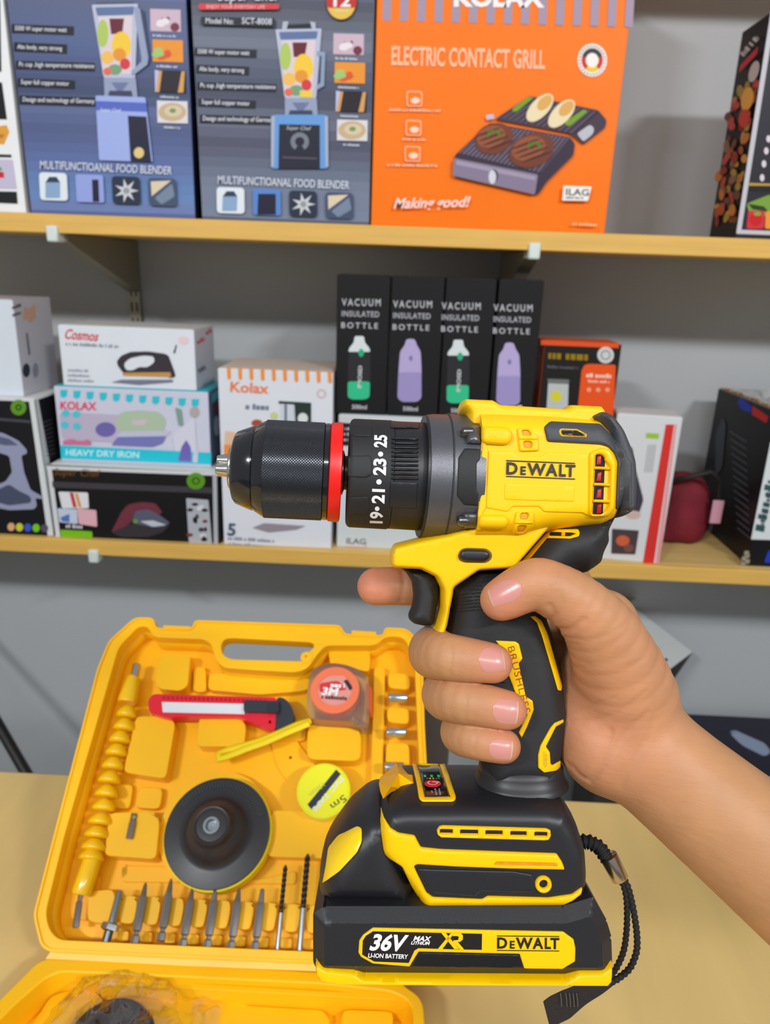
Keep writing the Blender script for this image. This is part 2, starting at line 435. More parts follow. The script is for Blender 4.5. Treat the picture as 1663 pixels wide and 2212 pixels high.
def blender_print(p, dx, dy, kind):
    """the printed side of a blender carton; pixel offsets against the left-hand carton"""
    def q(x, y): return (x+dx, y+dy) if kind == 0 else (x+dx-0.036*y, 0.94*y+dy)
    def Q(pts): return [q(*a) for a in pts]
    lab = [('5500 W super motor watt', 25, 52, 160, 72, 144), ('Abs body, very strong', 30, 91, 145, 112, 134), ('Pc cup ,high temperature resistance', 34, 131, 205, 150, 203),
           ('Super full copper motor', 38, 169, 162, 188, 149), ('Design and technology of Germany', 42, 206, 206, 226, 204)]
    for s, x0, y0, x1, y1, xe in lab:
        p.poly((30, 34, 46), Q([(x0, y0), (x1, y0+5), (x1, y1+5), (x0, y1)])); p.text((228, 230, 238), s, *q(x0+7, y1-7), *q(xe, y1-3), 9.5, bold=0.008)
    # small pictures at the right
    for i, (cols, ws) in enumerate([(((206, 180, 196), (120, 50, 70), (236, 224, 232)), 0), (((236, 150, 50), (220, 90, 50), (160, 200, 120)), 1),
                                   (((40, 34, 44), (214, 160, 90), (180, 180, 220)), 2), (((206, 190, 180), (190, 160, 90), (110, 140, 90)), 3)]):
        x, y = 324+i*5, 19+i*66.0
        p.poly(cols[0] if i != 3 else (220, 218, 222), Q([(x, y), (x+66, y+2), (x+67, y+50), (x+1, y+48)]))
        rr = random.Random(i)
        if i == 2:
            p.poly((214, 160, 90), Q([(x+9, y+2), (x+16, y+2), (x+10, y+48), (x+3, y+48)])); p.poly((214, 160, 90), Q([(x+58, y+3), (x+65, y+3), (x+62, y+49), (x+50, y+49)]))
            p.poly((190, 190, 226), Q([(x, y), (x+9, y+1), (x+3, y+48), (x+1, y+48)]))
        elif i == 3:
            p.ell((202, 176, 140), *q(x+33, y+25), 30, 20); p.ell((214, 200, 170), *q(x+35, y+23), 19, 12); p.ell((120, 150, 90), *q(x+34, y+22), 7, 5)
        else:
            for k in range(9):
                p.ell(cols[k % 3], *q(x+8+rr.random()*50, y+(10 if i == 0 else 24)+rr.random()*(30 if i == 0 else 16)), 5+rr.random()*6, 5+rr.random()*5, 12)
        p.bars((205, 210, 226), *q(x+6+i*3, y+60), *q(x+56-i*2, y+62), 5)
    # jug
    p.poly((70, 76, 92), Q([(208, 6), (288, 4), (290, 14), (206, 14)])) if kind == 0 else p.poly((34, 38, 48), Q([(214, 0), (284, -4), (288, 16), (208, 14)]))
    if kind:
        p.poly((180, 186, 200), Q([(214, -8), (226, -8), (222, 10), (212, 10)])); p.poly((180, 186, 200), Q([(272, -8), (284, -6), (286, 12), (278, 12)]))
    p.poly((186, 192, 216), Q([(198, 10), (298, 8), (292, 168), (224, 168)]), r=0.002)
    p.poly((96, 116, 160), Q([(206, 16), (290, 14), (288, 32), (210, 34)]), r=0.002)
    p.poly((222, 206, 214), Q([(212, 36), (286, 34), (283, 160), (222, 160)]))
    p.poly((104, 34, 48), Q([(236, 40), (268, 40), (264, 72), (240, 74)])); p.ell((176, 200, 96), *q(222, 72), 12, 30)
    p.ell((244, 202, 60), *q(262, 98), 21, 30); p.ell((232, 150, 50), *q(258, 118), 14, 14); p.ell((242, 190, 90), *q(232, 124), 14, 14)
    p.ell((214, 60, 70), *q(270, 138), 11, 12); p.ell((120, 160, 120), *q(248, 150), 15, 11); p.ell((226, 110, 80), *q(232, 154), 9, 8)
    if kind: p.rect((236, 206, 80), *q(256, 150), *q(284, 166))
    p.poly((150, 160, 190), Q([(224, 168), (293, 168), (297, 210), (226, 212)]), r=0.002)
    p.poly((110, 120, 160), Q([(240, 178), (278, 178), (262, 200), (256, 200)])); p.poly((60, 66, 92), Q([(236, 196), (284, 196), (288, 214), (232, 214)]))
    # handle
    if kind == 0:
        p.poly((150, 160, 190), Q([(290, 14), (302, 18), (322, 122), (318, 140), (286, 164), (282, 156), (306, 132), (304, 116), (292, 40)]), r=0.002)
        p.poly((60, 68, 100), Q([(302, 18), (310, 22), (324, 126), (320, 140), (318, 140), (320, 124)]))
        p.poly((160, 176, 232), Q([(206, 206), (314, 210), (330, 350), (214, 346)]), r=0.003); p.poly((86, 106, 196), Q([(206, 218), (316, 222), (318, 242), (208, 238)]))
        p.text((226, 232, 250), 'Super Chef', *q(216, 240), *q(260, 242), 7, shear=0.2)
        p.poly((36, 36, 60), Q([(276, 250), (316, 252), (327, 350), (282, 348)])); p.ell((226, 200, 130), *q(300, 330), 11, 12)
    else:
        p.poly((140, 160, 190), Q([(290, 60), (308, 62), (308, 140), (292, 150), (292, 140), (300, 132), (300, 72), (290, 70)]), r=0.001)
        p.poly((104, 156, 220), Q([(196, 206), (318, 206), (324, 330), (200, 330)]), r=0.006); p.poly((170, 180, 200), Q([(196, 210), (204, 210), (206, 326), (200, 326)]))
        p.poly((170, 180, 200), Q([(312, 210), (319, 210), (324, 326), (318, 326)]))
        p.poly((38, 40, 56), Q([(214, 228), (302, 230), (306, 330), (216, 330)])); p.text((200, 204, 216), 'Super Chef', *q(230, 240), *q(282, 242), 8, shear=0.2)
        p.ell((120, 126, 138), *q(260, 268), 20, 20, hole=0.5, a0=120, a1=420); p.rect((90, 80, 96), *q(224, 302), *q(298, 306))
    p.text((212, 218, 232), 'MULTIFUNCTIOANAL FOOD BLENDER', *q(86, 364), *q(371, 377), 17, bold=0.012)
    for i in range(4):
        x, y = 84+i*78.5, 372+i*4.0
        P4 = Q([(x, y), (x+60, y+2), (x+63, y+62), (x+3, y+60)])
        if i == 0: p.poly((226, 234, 242), P4, r=0.006); p.poly((140, 170, 206), Q([(x+14, y+22), (x+46, y+22), (x+46, y+56), (x+14, y+56)])); p.poly((50, 66, 90), Q([(x+14, y+22), (x+22, y+10), (x+38, y+10), (x+46, y+22)]))
        elif i == 1:
            p.poly((150, 164, 226) if kind == 0 else (90, 136, 210), P4, r=0.004); p.poly((36, 36, 58), Q([(x+(36 if kind == 0 else 12), y+12), (x+50, y+12), (x+52, y+60), (x+(38 if kind == 0 else 12), y+60)]))
        elif i == 2:
            p.poly((44, 52, 72), P4, r=0.006)
            star = [(x+32+(27 if k % 2 == 0 else 10)*math.cos(k*math.pi/7), y+32+(27 if k % 2 == 0 else 10)*math.sin(k*math.pi/7)) for k in range(14)]
            p.poly((206, 210, 216), Q(star)); p.ell((150, 156, 166), *q(x+32, y+32), 7, 7, 12)
        else:
            p.poly((70, 84, 110), P4, r=0.006); p.poly((222, 206, 178), Q([(x+6, y+8), (x+50, y+6), (x+8, y+40)])); p.poly((120, 136, 160), Q([(x+14, y+44), (x+52, y+12), (x+58, y+40), (x+30, y+58)]), r=0.003)
c = carton('purple-blue food blender carton beside the white food carton', (67, 455), (422, 466), 0, YU, 0.2, ZU, (92, 104, 158), side=(30, 36, 66), ztop=ZTOP)
p = Print(c['F']); p.grad((14, -10), (400, 4), (421, 464), (68, 453), [(0, (92, 102, 134)), (0.22, (88, 102, 146)), (0.45, (68, 78, 112)), (0.52, (96, 108, 150)), (0.62, (84, 94, 138)), (0.8, (98, 118, 170)), (0.92, (104, 138, 190)), (1, (112, 126, 176))]); blender_print(p, 0, 0, 0); p.build(c['t'])
c = carton('slate-grey food blender carton beside the orange grill carton', (436, 468), (797, 481), 0, YU, 0.2, ZU, (92, 98, 122), side=(120, 100, 80), ztop=ZTOP)
p = Print(c['F']); p.grad((412, -10), (806, 6), (797, 480), (437, 467), [(0, (80, 82, 96)), (0.2, (116, 122, 140)), (0.3, (92, 98, 118)), (0.46, (74, 76, 98)), (0.55, (112, 116, 136)), (0.66, (84, 88, 108)), (0.85, (118, 128, 150)), (1, (122, 132, 158))])
blender_print(p, 397, 54, 1)
p.poly((214, 64, 72), [(428, 8), (603, 8), (603, 20), (429, 21)], r=0.004); p.text((236, 190, 190), 'ENJOY YOUR EVERYDAY LIFE', 446, 18, 572, 19, 8)
p.poly((40, 40, 54), [(434, 36), (594, 40), (594, 58), (434, 53)]); p.text((214, 218, 228), 'Model No:', 444, 50, 504, 52, 12, bold=0.01); p.text((214, 218, 228), 'SCT-8008', 522, 51, 587, 53, 13, bold=0.01)
p.text((236, 236, 240), 'Super Chef', 470, 1, 600, 1, 24, shear=0.25)
p.ell((232, 190, 80), 737, 6, 31, 36); p.poly((196, 50, 44), [(704, -24), (770, -24), (769, 17), (706, 17)], r=0.004); p.text((244, 240, 240), '12', 720, 13, 757, 14, 26, bold=0.03)
p.bars((226, 210, 150), 724, 26, 752, 27, 6)
p.build(c['t'])
# --- orange grill carton
OR = (252, 120, 0)
c = carton('orange electric contact grill carton on upper shelf', (801, 484), (1306, 496), 0, YU, 0.19, ZU, OR, side=(232, 104, 10), ztop=ZTOP)
p = Print(c['F'])
for i in range(15):
    x = 826+i*37.6; d = -0.115*(x-740)/560
    y1 = 45+i*1.0
    p.poly((165, 148, 168), [(x+3, -60), (x+21, -60), (x+18+d*30, y1), (x+d*30, y1-1)])
p.text((246, 240, 240), 'KOLAX', 980, 12, 1176, 14, 42, bold=0.045)
p.text((255, 190, 150), 'ELECTRIC CONTACT GRILL', 845, 139, 1177, 148, 40, bold=0.03)
p.ell((250, 240, 235), 1279, 130, 32, 36); p.ell((60, 60, 60), 1279, 130, 23, 26, a0=180, a1=360, hole=0.6); p.ell((210, 50, 40), 1279, 130, 23, 26, a0=-20, a1=60, hole=0.6)
p.ell((240, 200, 60), 1279, 130, 23, 26, a0=50, a1=140, hole=0.6); p.ell((210, 50, 40), 1279, 130, 23, 26, a0=130, a1=200, hole=0.6)
for k in range(26):
    a = 2*math.pi*k/26; p.ell((120, 120, 120), 1279+27.5*math.cos(a), 130+31*math.sin(a), 1.8, 2, 6)
for i, (x, y) in enumerate(((895, 213), (893, 276), (891, 332))):
    h_ = 17
    p.poly((255, 205, 170), [(x-h_, y-h_), (x+h_, y-h_+1), (x+h_, y+h_+1), (x-h_, y+h_)], r=0.004); p.poly(OR, [(x-h_+2, y-h_+2), (x+h_-2, y-h_+3), (x+h_-2, y+h_-1), (x-h_+2, y+h_-2)], r=0.003)
    p.ell((255, 214, 190), x+2, y+4, 10, 7, 12)
    p.bars((255, 190, 150), x-55+(15 if i == 1 else 0)*2, y+27, x+56-(15 if i == 1 else 0)*2, y+29, 6)
def G(pts): return [(780+0.3608*a, 0.3608*b) for a, b in pts]
p.poly((70, 56, 72), G([(800, 715), (1010, 575), (1420, 660), (1470, 720), (1460, 765), (1330, 865), (1250, 800)]), r=0.003)
p.poly((92, 76, 98), G([(820, 700), (1000, 580), (1415, 670), (1270, 800)]))
for k in range(14):
    f = k/13.0
    p.poly((48, 40, 52), G([(830+f*430, 700+f*100), (842+f*430, 702+f*100), (1020+f*400, 585+f*85), (1008+f*400, 582+f*85)]))
for pts in ([(905, 650), (1000, 580), (1035, 582), (930, 670), (905, 668)], [(1220, 730), (1330, 655), (1358, 665), (1250, 755), (1225, 752)]): p.poly((120, 160, 40), G(pts), r=0.003)
for (x, y) in ((1070, 645), (1200, 680)):
    p.ell((238, 220, 180), 780+0.3608*x, 0.3608*y, 19, 38, rot=0.75); p.ell((224, 172, 92), 780+0.3608*(x+28), 0.3608*(y-30), 12, 20, rot=0.75)
p.poly((200, 190, 210), G([(745, 690), (790, 680), (800, 710), (750, 720)]), r=0.002); p.poly((190, 190, 200), G([(1290, 800), (1370, 745), (1395, 765), (1390, 800), (1330, 850)]), r=0.004)
p.poly((60, 50, 66), G([(560, 930), (770, 735), (1250, 820), (1280, 860), (1270, 930), (1230, 970), (1110, 1090), (1060, 1165), (560, 1060)]), r=0.003)
p.poly((118, 104, 126), G([(585, 915), (780, 745), (1245, 825), (1075, 1035)]))
for k in range(20):
    f = k/19.0
    p.poly((66, 56, 72), G([(592+f*470, 918+f*112), (604+f*470, 921+f*112), (792+f*445, 748+f*76), (780+f*445, 746+f*76)]))
for (x, y, rx, ry) in ((795, 830, 42, 33), (1020, 900, 50, 36)):
    X, Y_ = 780+0.3608*x, 0.3608*y
    p.ell((116, 62, 44), X, Y_, rx, ry, rot=-0.35); p.ell((150, 84, 56), X-6, Y_-4, rx*0.75, ry*0.7, rot=-0.35)
    for k in range(4): p.ell((72, 40, 32), X-14+k*9, Y_+(k-1.5)*9, rx*0.7, 2.2, rot=-0.35)
    for k in range(7): p.ell((80, 130, 40), X+(6 if x > 900 else 0)+(k-3)*4, Y_-16+abs(k-3)*2, 9, 1.6, 8, rot=0.5*(k-3))
p.poly((136, 124, 150), G([(555, 945), (1060, 1045), (1040, 1165), (548, 1052)]), r=0.003); p.poly((164, 152, 176), G([(570, 960), (1045, 1055), (1042, 1080), (568, 985)]))
p.ell((96, 88, 104), 780+0.3608*795, 0.3608*1052, 10, 14); p.ell((214, 212, 224), 780+0.3608*785, 0.3608*1060, 8, 15)
p.text((255, 226, 220), 'Making good!', 850, 450, 1010, 446, 22, bold=0.02, shear=0.35)
p.poly((246, 240, 236), [(1217, 401), (1278, 403), (1270, 434), (1214, 433)], r=0.002); p.text((50, 70, 80), 'ILAG', 1222, 421, 1272, 423, 14, bold=0.02); p.bars((120, 120, 120), 1222, 429, 1260, 430, 5)
p.bars((255, 180, 130), 1236, 486, 1292, 489, 7)
p.build(c['t'])
# --- carton at the right end of the upper shelf
c = carton('black carton with food photo side at right end of upper shelf', (1589, 505), (1980, 520), 60, YU, 0.105, ZU, (40, 40, 46), side=(30, 26, 26), top=(150, 120, 60), ztop=float(at(1664, 20, Y=YU)[2]))
p = Print(c['F'])
p.poly((198, 196, 204), [(1590, 504), (1600, 504), (1678, 10), (1667, 10)]); p.poly((198, 196, 204), [(1592, 505), (1700, 509), (1700, 500), (1592, 496)])
p.poly((30, 28, 30), [(1620, 400), (1700, 405), (1700, 415), (1618, 412)])
p.poly((190, 150, 60), [(1618, 395), (1700, 398), (1700, 402), (1617, 401)])
p.poly((120, 160, 60), [(1612, 440), (1663, 420), (1700, 440), (1700, 470), (1620, 465)], r=0.004); p.poly((40, 60, 30), [(1616, 440), (1650, 446), (1660, 458), (1625, 452)])
p.poly((210, 50, 60), [(1616, 455), (1652, 456), (1650, 494), (1612, 494)], r=0.003); p.poly((236, 150, 60), [(1654, 456), (1700, 458), (1700, 496), (1652, 494)], r=0.003)
p.ell((200, 30, 36), 1632, 474, 14, 14, 14); p.ell((120, 170, 60), 1636, 462, 8, 4, 10)
for i, (x, y) in enumerate(((1660, 300), (1655, 326), (1650, 354), (1646, 384))): p.ell((220, 210, 220), x, y, 5, 8, 10)
p.build(c['t'])
p = Print(c['L'])
def S(u, v): # position on the side face: u 0 at the far edge, 1 at the near edge; v 0 at the bottom
    x0, y0 = 1528+(1590-1528)*u, 496+9*u; x1, y1 = 1588+(1668-1588)*u, 78-62*u
    return (x0+(x1-x0)*v, y0+(y1-y0)*v)
rr = random.Random(4)
for k in range(80):
    u, v = rr.uniform(0.1, 0.9), rr.uniform(0.05, 0.68)
    x, y = S(u, v); col = rr.choice([(180, 90, 50), (200, 130, 60), (150, 60, 44), (210, 160, 80), (110, 80, 60), (190, 80, 80), (170, 150, 60), (140, 110, 90)])
    p.ell(col, x, y, rr.uniform(4, 8), rr.uniform(7, 15), 10, rot=rr.uniform(0, 0.5))
p.ell((236, 180, 80), *S(0.66, 0.62), 13, 26, rot=0.2); p.ell((206, 70, 50), *S(0.66, 0.53), 12, 20, rot=0.2); p.ell((206, 200, 200), *S(0.74, 0.74), 10, 24, rot=0.3)
p.poly((206, 50, 60), [S(0.28, 0.78), S(0.75, 0.82), S(0.75, 0.855), S(0.28, 0.815)]); p.bars((210, 206, 206), *S(0.35, 0.85), *S(0.75, 0.89), 11)
p.build(c['t'], 'side_print')

# ------------------------------------------------------------------ lower shelf
YL = YS+0.012
# garment steamer carton, far left
c1 = carton('black garment steamer carton with white edges at left of lower shelf', (-260, 1148), (116, 1158), 858, YL, 0.17, ZL, (24, 24, 28), side=(30, 30, 34), top=(232, 232, 232),
            ztop=float(at(66, 862, Y=YL)[2]))
p = Print(c1['F'])
p.poly((216, 220, 222), [(62, 862), (74, 862), (116, 1157), (103, 1157)]); p.poly((216, 220, 222), [(-20, 856), (74, 860), (74, 868), (-20, 864)])
p.poly((70, 72, 78), [(-10, 902), (66, 908), (67, 914), (-10, 908)])
p.ell((96, 150, 40), 40, 880, 17, 17); p.ell((40, 70, 20), 40, 880, 7, 7, hole=0.5)
p.poly((150, 154, 182), [(-20, 930), (8, 936), (40, 952), (58, 972), (58, 980), (46, 984), (52, 1020), (66, 1058), (94, 1074), (92, 1078), (76, 1076), (80, 1092), (74, 1100), (20, 1102), (-20, 1094), (-20, 1052), (12, 1040), (26, 1020), (20, 985), (-20, 972)], r=0.004)
p.poly((74, 80, 104), [(-10, 1060), (20, 1046), (40, 1060), (66, 1072), (68, 1086), (20, 1092), (-10, 1084)], r=0.006); p.poly((90, 96, 124), [(-20, 938), (20, 948), (40, 962), (10, 962), (-20, 955)], r=0.003)
for i, col in enumerate(((222, 170, 120), (206, 206, 60), (60, 90, 200), (120, 200, 40), (90, 80, 100))): p.ell(col, 24+i*18, 1138+i*0.8, 8, 9, 12)
p.build(c1['t'])
p = Print(c1['R'])
p.poly((214, 214, 212), [(76, 862), (82, 860), (124, 1090), (116, 1150)]) 
for i in range(9): p.poly((90, 90, 94), [(94+i*0.8, 912+i*9), (112+i*0.8, 905+i*9), (112+i*0.8, 907+i*9), (94+i*0.8, 914+i*9)])
p.build(c1['t'], 'side_print')
# white carton on it
c2 = carton('white carton with small appliance print on black steamer carton', (-200, 835), (50, 842), 640, YL+0.012, 0.13, c1['z1']+0.0014, (214, 222, 232), side=(206, 204, 212), top=(200, 196, 206),
            ztop=float(at(22, 648, Y=YL+0.012)[2]))
p = Print(c2['R'])
p.poly((224, 176, 150), [(52, 662), (62, 668), (76, 655), (78, 685), (66, 698), (60, 690), (50, 690)]); p.ell((52, 56, 70), 57, 800, 8, 15); p.ell((150, 154, 166), 77, 800, 6, 16)
p.poly((120, 120, 130), [(56, 720), (60, 719), (66, 765), (62, 768)]); p.bars((90, 90, 96), 27, 668, 47, 662, 7); p.bars((90, 90, 96), 28, 684, 46, 678, 7)
p.build(c2['t'], 'side_print')
# black steam iron carton
c3 = carton('black steam iron carton with white edges under the teal iron carton', (124, 1166), (477, 1181), 1004, YL, 0.16, ZL, (24, 23, 25), side=(40, 40, 44), top=(226, 228, 226))
p = Print(c3['F'])
p.poly((214, 216, 218), [(101, 1006), (477, 1020), (477, 1028), (101, 1014)]); p.poly((214, 216, 218), [(101, 1006), (111, 1008), (131, 1164), (121, 1164)]); p.poly((176, 180, 186), [(459, 1024), (468, 1024), (471, 1178), (462, 1178)])
p.poly((64, 62, 68), [(112, 1040), (460, 1053), (460, 1066), (114, 1053)]); p.text((120, 80, 30), 'Super Chef', 116, 1026, 214, 1030, 15, shear=0.15)
p.ell((90, 150, 36), 423, 1039, 20, 18); p.ell((50, 90, 20), 423, 1039, 9, 8, hole=0.6)
p.poly((226, 226, 230), [(126, 1062), (190, 1064), (192, 1098), (134, 1098)], r=0.003); p.poly((200, 60, 60), [(150, 1064), (158, 1064), (166, 1096), (158, 1096)]); p.poly((220, 150, 40), [(162, 1066), (168, 1066), (176, 1096), (170, 1096)])
p.poly((196, 206, 226), [(124, 1098), (166, 1100), (168, 1132), (128, 1128)], r=0.002); p.poly((226, 176, 186), [(166, 1098), (208, 1102), (210, 1138), (170, 1132)], r=0.003); p.poly((80, 120, 190), [(130, 1118), (150, 1110), (150, 1128), (134, 1126)])
p.bars((206, 206, 210), 142, 1140, 178, 1142, 8); p.poly((122, 190, 30), [(130, 1144), (199, 1148), (200, 1162), (132, 1160)], r=0.003)
p.poly((112, 52, 66), [(240, 1150), (262, 1106), (276, 1090), (306, 1084), (336, 1087), (352, 1108), (340, 1112), (320, 1100), (292, 1104), (282, 1130), (252, 1148)], r=0.005)
p.poly((90, 92, 112), [(284, 1128), (292, 1104), (320, 1100), (344, 1112), (368, 1130), (346, 1140), (300, 1136)], r=0.005); p.poly((190, 196, 206), [(302, 1126), (330, 1124), (360, 1134), (330, 1138)], r=0.003); p.ell((100, 160, 40), 293, 1126, 5, 4, 10)
p.poly((58, 52, 56), [(240, 1150), (286, 1130), (340, 1141), (368, 1132), (352, 1150), (320, 1160), (262, 1160)], r=0.004)
p.poly((176, 180, 188), [(402, 1076), (450, 1080), (458, 1176), (408, 1172)], r=0.002)
rr = random.Random(9)
for k in range(16): 
    x, y = rr.uniform(408, 446), rr.uniform(1086, 1166); p.ell(rr.choice([(30, 30, 34), (70, 60, 66), (210, 214, 220), (120, 60, 60)]), x, y, rr.uniform(3, 8), rr.uniform(3, 7), 8)
p.build(c3['t'])
# teal dry iron carton
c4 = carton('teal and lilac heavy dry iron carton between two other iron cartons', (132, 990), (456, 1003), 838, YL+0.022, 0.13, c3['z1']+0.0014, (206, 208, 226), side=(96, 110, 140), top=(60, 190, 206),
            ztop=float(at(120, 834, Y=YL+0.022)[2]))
p = Print(c4['F'])
for i in range(11): p.poly((50, 196, 214), [(130+i*28.4, 842+i*2.0), (146+i*28.4, 842+i*2.0), (144+i*28.4, 856+i*2.0), (137+i*28.4, 860+i*2), (130+i*28.4, 856+i*2.0)])
p.poly((190, 180, 204), [(128, 890), (330, 900), (330, 960), (134, 950)], r=0.01)
p.text((232, 60, 90), 'KOLAX', 130, 884, 208, 886, 17, bold=0.02)
p.poly((176, 196, 170), [(250, 905), (262, 890), (300, 886), (346, 890), (360, 910), (350, 936), (270, 936), (250, 925)], r=0.008); p.poly((210, 190, 200), [(284, 908), (318, 906), (312, 918), (286, 918)], r=0.003)
p.ell((112, 104, 172), 228, 928, 22, 16); p.poly((120, 122, 186), [(240, 962), (254, 944), (360, 940), (352, 958), (330, 966)], r=0.004); p.poly((196, 196, 220), [(250, 944), (262, 932), (370, 930), (362, 942)], r=0.003)
for (x, y) in ((142, 893), (165, 895), (140, 918), (166, 921)): p.ell((80, 200, 214), x, y, 9, 8, 10)
p.poly((214, 214, 230), [(372, 940), (420, 900), (426, 990), (380, 984)], r=0.006); p.ell((180, 170, 166), 420, 890, 10, 12)
p.poly((130, 160, 150), [(378, 880), (392, 884), (396, 920), (386, 920)], r=0.003)
p.poly((40, 196, 216), [(130, 962), (456, 978), (456, 1003), (132, 990)]); p.text((200, 240, 244), 'HEAVY DRY IRON', 142, 983, 300, 989, 13, bold=0.02)
p.poly((112, 104, 184), [(384, 996), (392, 966), (402, 950), (412, 966), (414, 998)], r=0.003); p.poly((206, 206, 222), [(416, 998), (418, 974), (428, 974), (426, 1000)], r=0.002)
p.bars((220, 110, 150), 136, 960, 196, 962, 12)
p.build(c4['t'])
p = Print(c4['R'])
p.poly((80, 200, 212), [(457, 852), (480, 836), (480, 852), (457, 872)]); p.poly((120, 60, 90), [(460, 872), (480, 856), (480, 900), (466, 910)], r=0.003); p.ell((190, 196, 210), 468, 920, 6, 22); p.poly((40, 90, 120), [(458, 1000), (482, 960), (482, 985), (460, 1003)])
p.build(c4['t'], 'side_print')
# white dry iron carton on top
c5 = carton('white dry iron carton topmost on the stack of iron cartons', (138, 838), (425, 850), 698, YL+0.025, 0.125, c4['z1']+0.0014, (222, 228, 236), side=(200, 202, 212), top=(226, 226, 228),
            ztop=float(at(126, 702, Y=YL+0.025)[2]))
p = Print(c5['F'])
p.text((214, 44, 52), 'Cosmos', 138, 731, 210, 737, 21, bold=0.02, shear=0.2); p.bars((140, 146, 160), 142, 746, 256, 752, 7)
p.poly((60, 54, 62), [(252, 780), (262, 768), (282, 760), (320, 759), (356, 764), (364, 768), (376, 800), (380, 814), (366, 818), (354, 806), (280, 806), (268, 808), (254, 790)], r=0.004)
p.poly((222, 228, 236), [(267, 786), (280, 774), (310, 768), (332, 770), (334, 782), (318, 794), (300, 792), (288, 800), (272, 800)], r=0.006)
p.poly((196, 150, 80), [(264, 805), (368, 804), (370, 815), (266, 812)], r=0.001); p.poly((120, 124, 150), [(240, 826), (262, 820), (374, 820), (374, 826), (300, 832)], r=0.002)
p.poly((60, 60, 70), [(374, 762), (380, 744), (382, 746), (378, 764)])
p.ell((236, 206, 210), 396, 735, 11, 9)
for i in range(3): p.bars((168, 172, 184), 146, 802+i*11, 190+i*6, 804+i*11, 6)
p.build(c5['t'])
p = Print(c5['R'])
p.bars((214, 90, 100), 428, 744, 444, 735, 9); p.bars((214, 90, 100), 447, 724, 460, 716, 9); p.bars((110, 114, 126), 432, 806, 446, 796, 9)
p.build(c5['t'], 'side_print')
# white carton with orange stripes
c6 = carton('white carton with orange awning stripes behind the drill chuck', (484, 1181), (715, 1190), 788, YL, 0.15, ZL, (220, 224, 232), side=(206, 208, 214), top=(232, 214, 200), ztop=float(at(482, 796, Y=YL)[2]))
p = Print(c6['F'])
for i in range(10): p.poly((240, 146, 60), [(490+i*24.2, 794+i*0.9), (498+i*24.2, 794+i*0.9), (499+i*24.2, 817+i*0.9), (495+i*24.2, 821+i*0.9), (491+i*24.2, 817+i*0.9)])
p.text((240, 128, 70), 'Kolax', 497, 846, 580, 850, 22, bold=0.02); p.bars((120, 130, 150), 530, 884, 580, 886, 12)
p.poly((206, 212, 222), [(606, 866), (634, 868), (634, 960), (606, 960)]); p.poly((44, 56, 52), [(602, 866), (672, 870), (672, 960), (640, 960), (636, 874), (602, 872)]); p.poly((120, 126, 136), [(614, 872), (620, 872), (620, 960), (614, 960)]); p.ell((220, 224, 226), 654, 904, 11, 12)
p.poly((226, 190, 160), [(486, 930), (520, 936), (520, 1010), (486, 1010)], r=0.004); p.ell((170, 80, 60), 555, 914, 12, 8); p.ell((200, 210, 140), 592, 898, 8, 8)
p.poly((240, 146, 50), [(484, 960), (500, 960), (504, 1000), (484, 1000)]); p.ell((220, 190, 190), 694, 850, 10, 10, hole=0.7)
p.text((74, 92, 112), '5', 491, 1156, 508, 1157, 26, bold=0.03); p.bars((150, 156, 176), 492, 1166, 592, 1172, 7); p.bars((150, 156, 176), 493, 1178, 566, 1183, 7)
p.poly((150, 140, 150), [(545, 1140), (570, 1130), (660, 1136), (640, 1144), (580, 1150)], r=0.002)
p.build(c6['t'])
# white carton under the bottle boxes
c7 = carton('white carton with dark top lettering under the four bottle boxes', (727, 1188), (1108, 1204), 900, YL+0.012, 0.17, ZL, (206, 214, 218), side=(196, 200, 204), ztop=float(at(724, 895, Y=YL+0.012)[2]))
p = Print(c7['F']); p.poly((36, 34, 38), [(724, 912), (985, 930), (985, 975), (728, 962)]); p.bars((210, 206, 206), 732, 908, 800, 911, 10)
p.text((110, 116, 120), 'ILAG', 748, 1174, 790, 1176, 12, bold=0.02); p.poly((224, 130, 130), [(748, 1180), (790, 1182), (792, 1172), (786, 1186), (748, 1184)])
for i in range(3): p.bars((190, 186, 190), 738, 928+i*12, 800, 932+i*12, 6)
p.build(c7['t'])
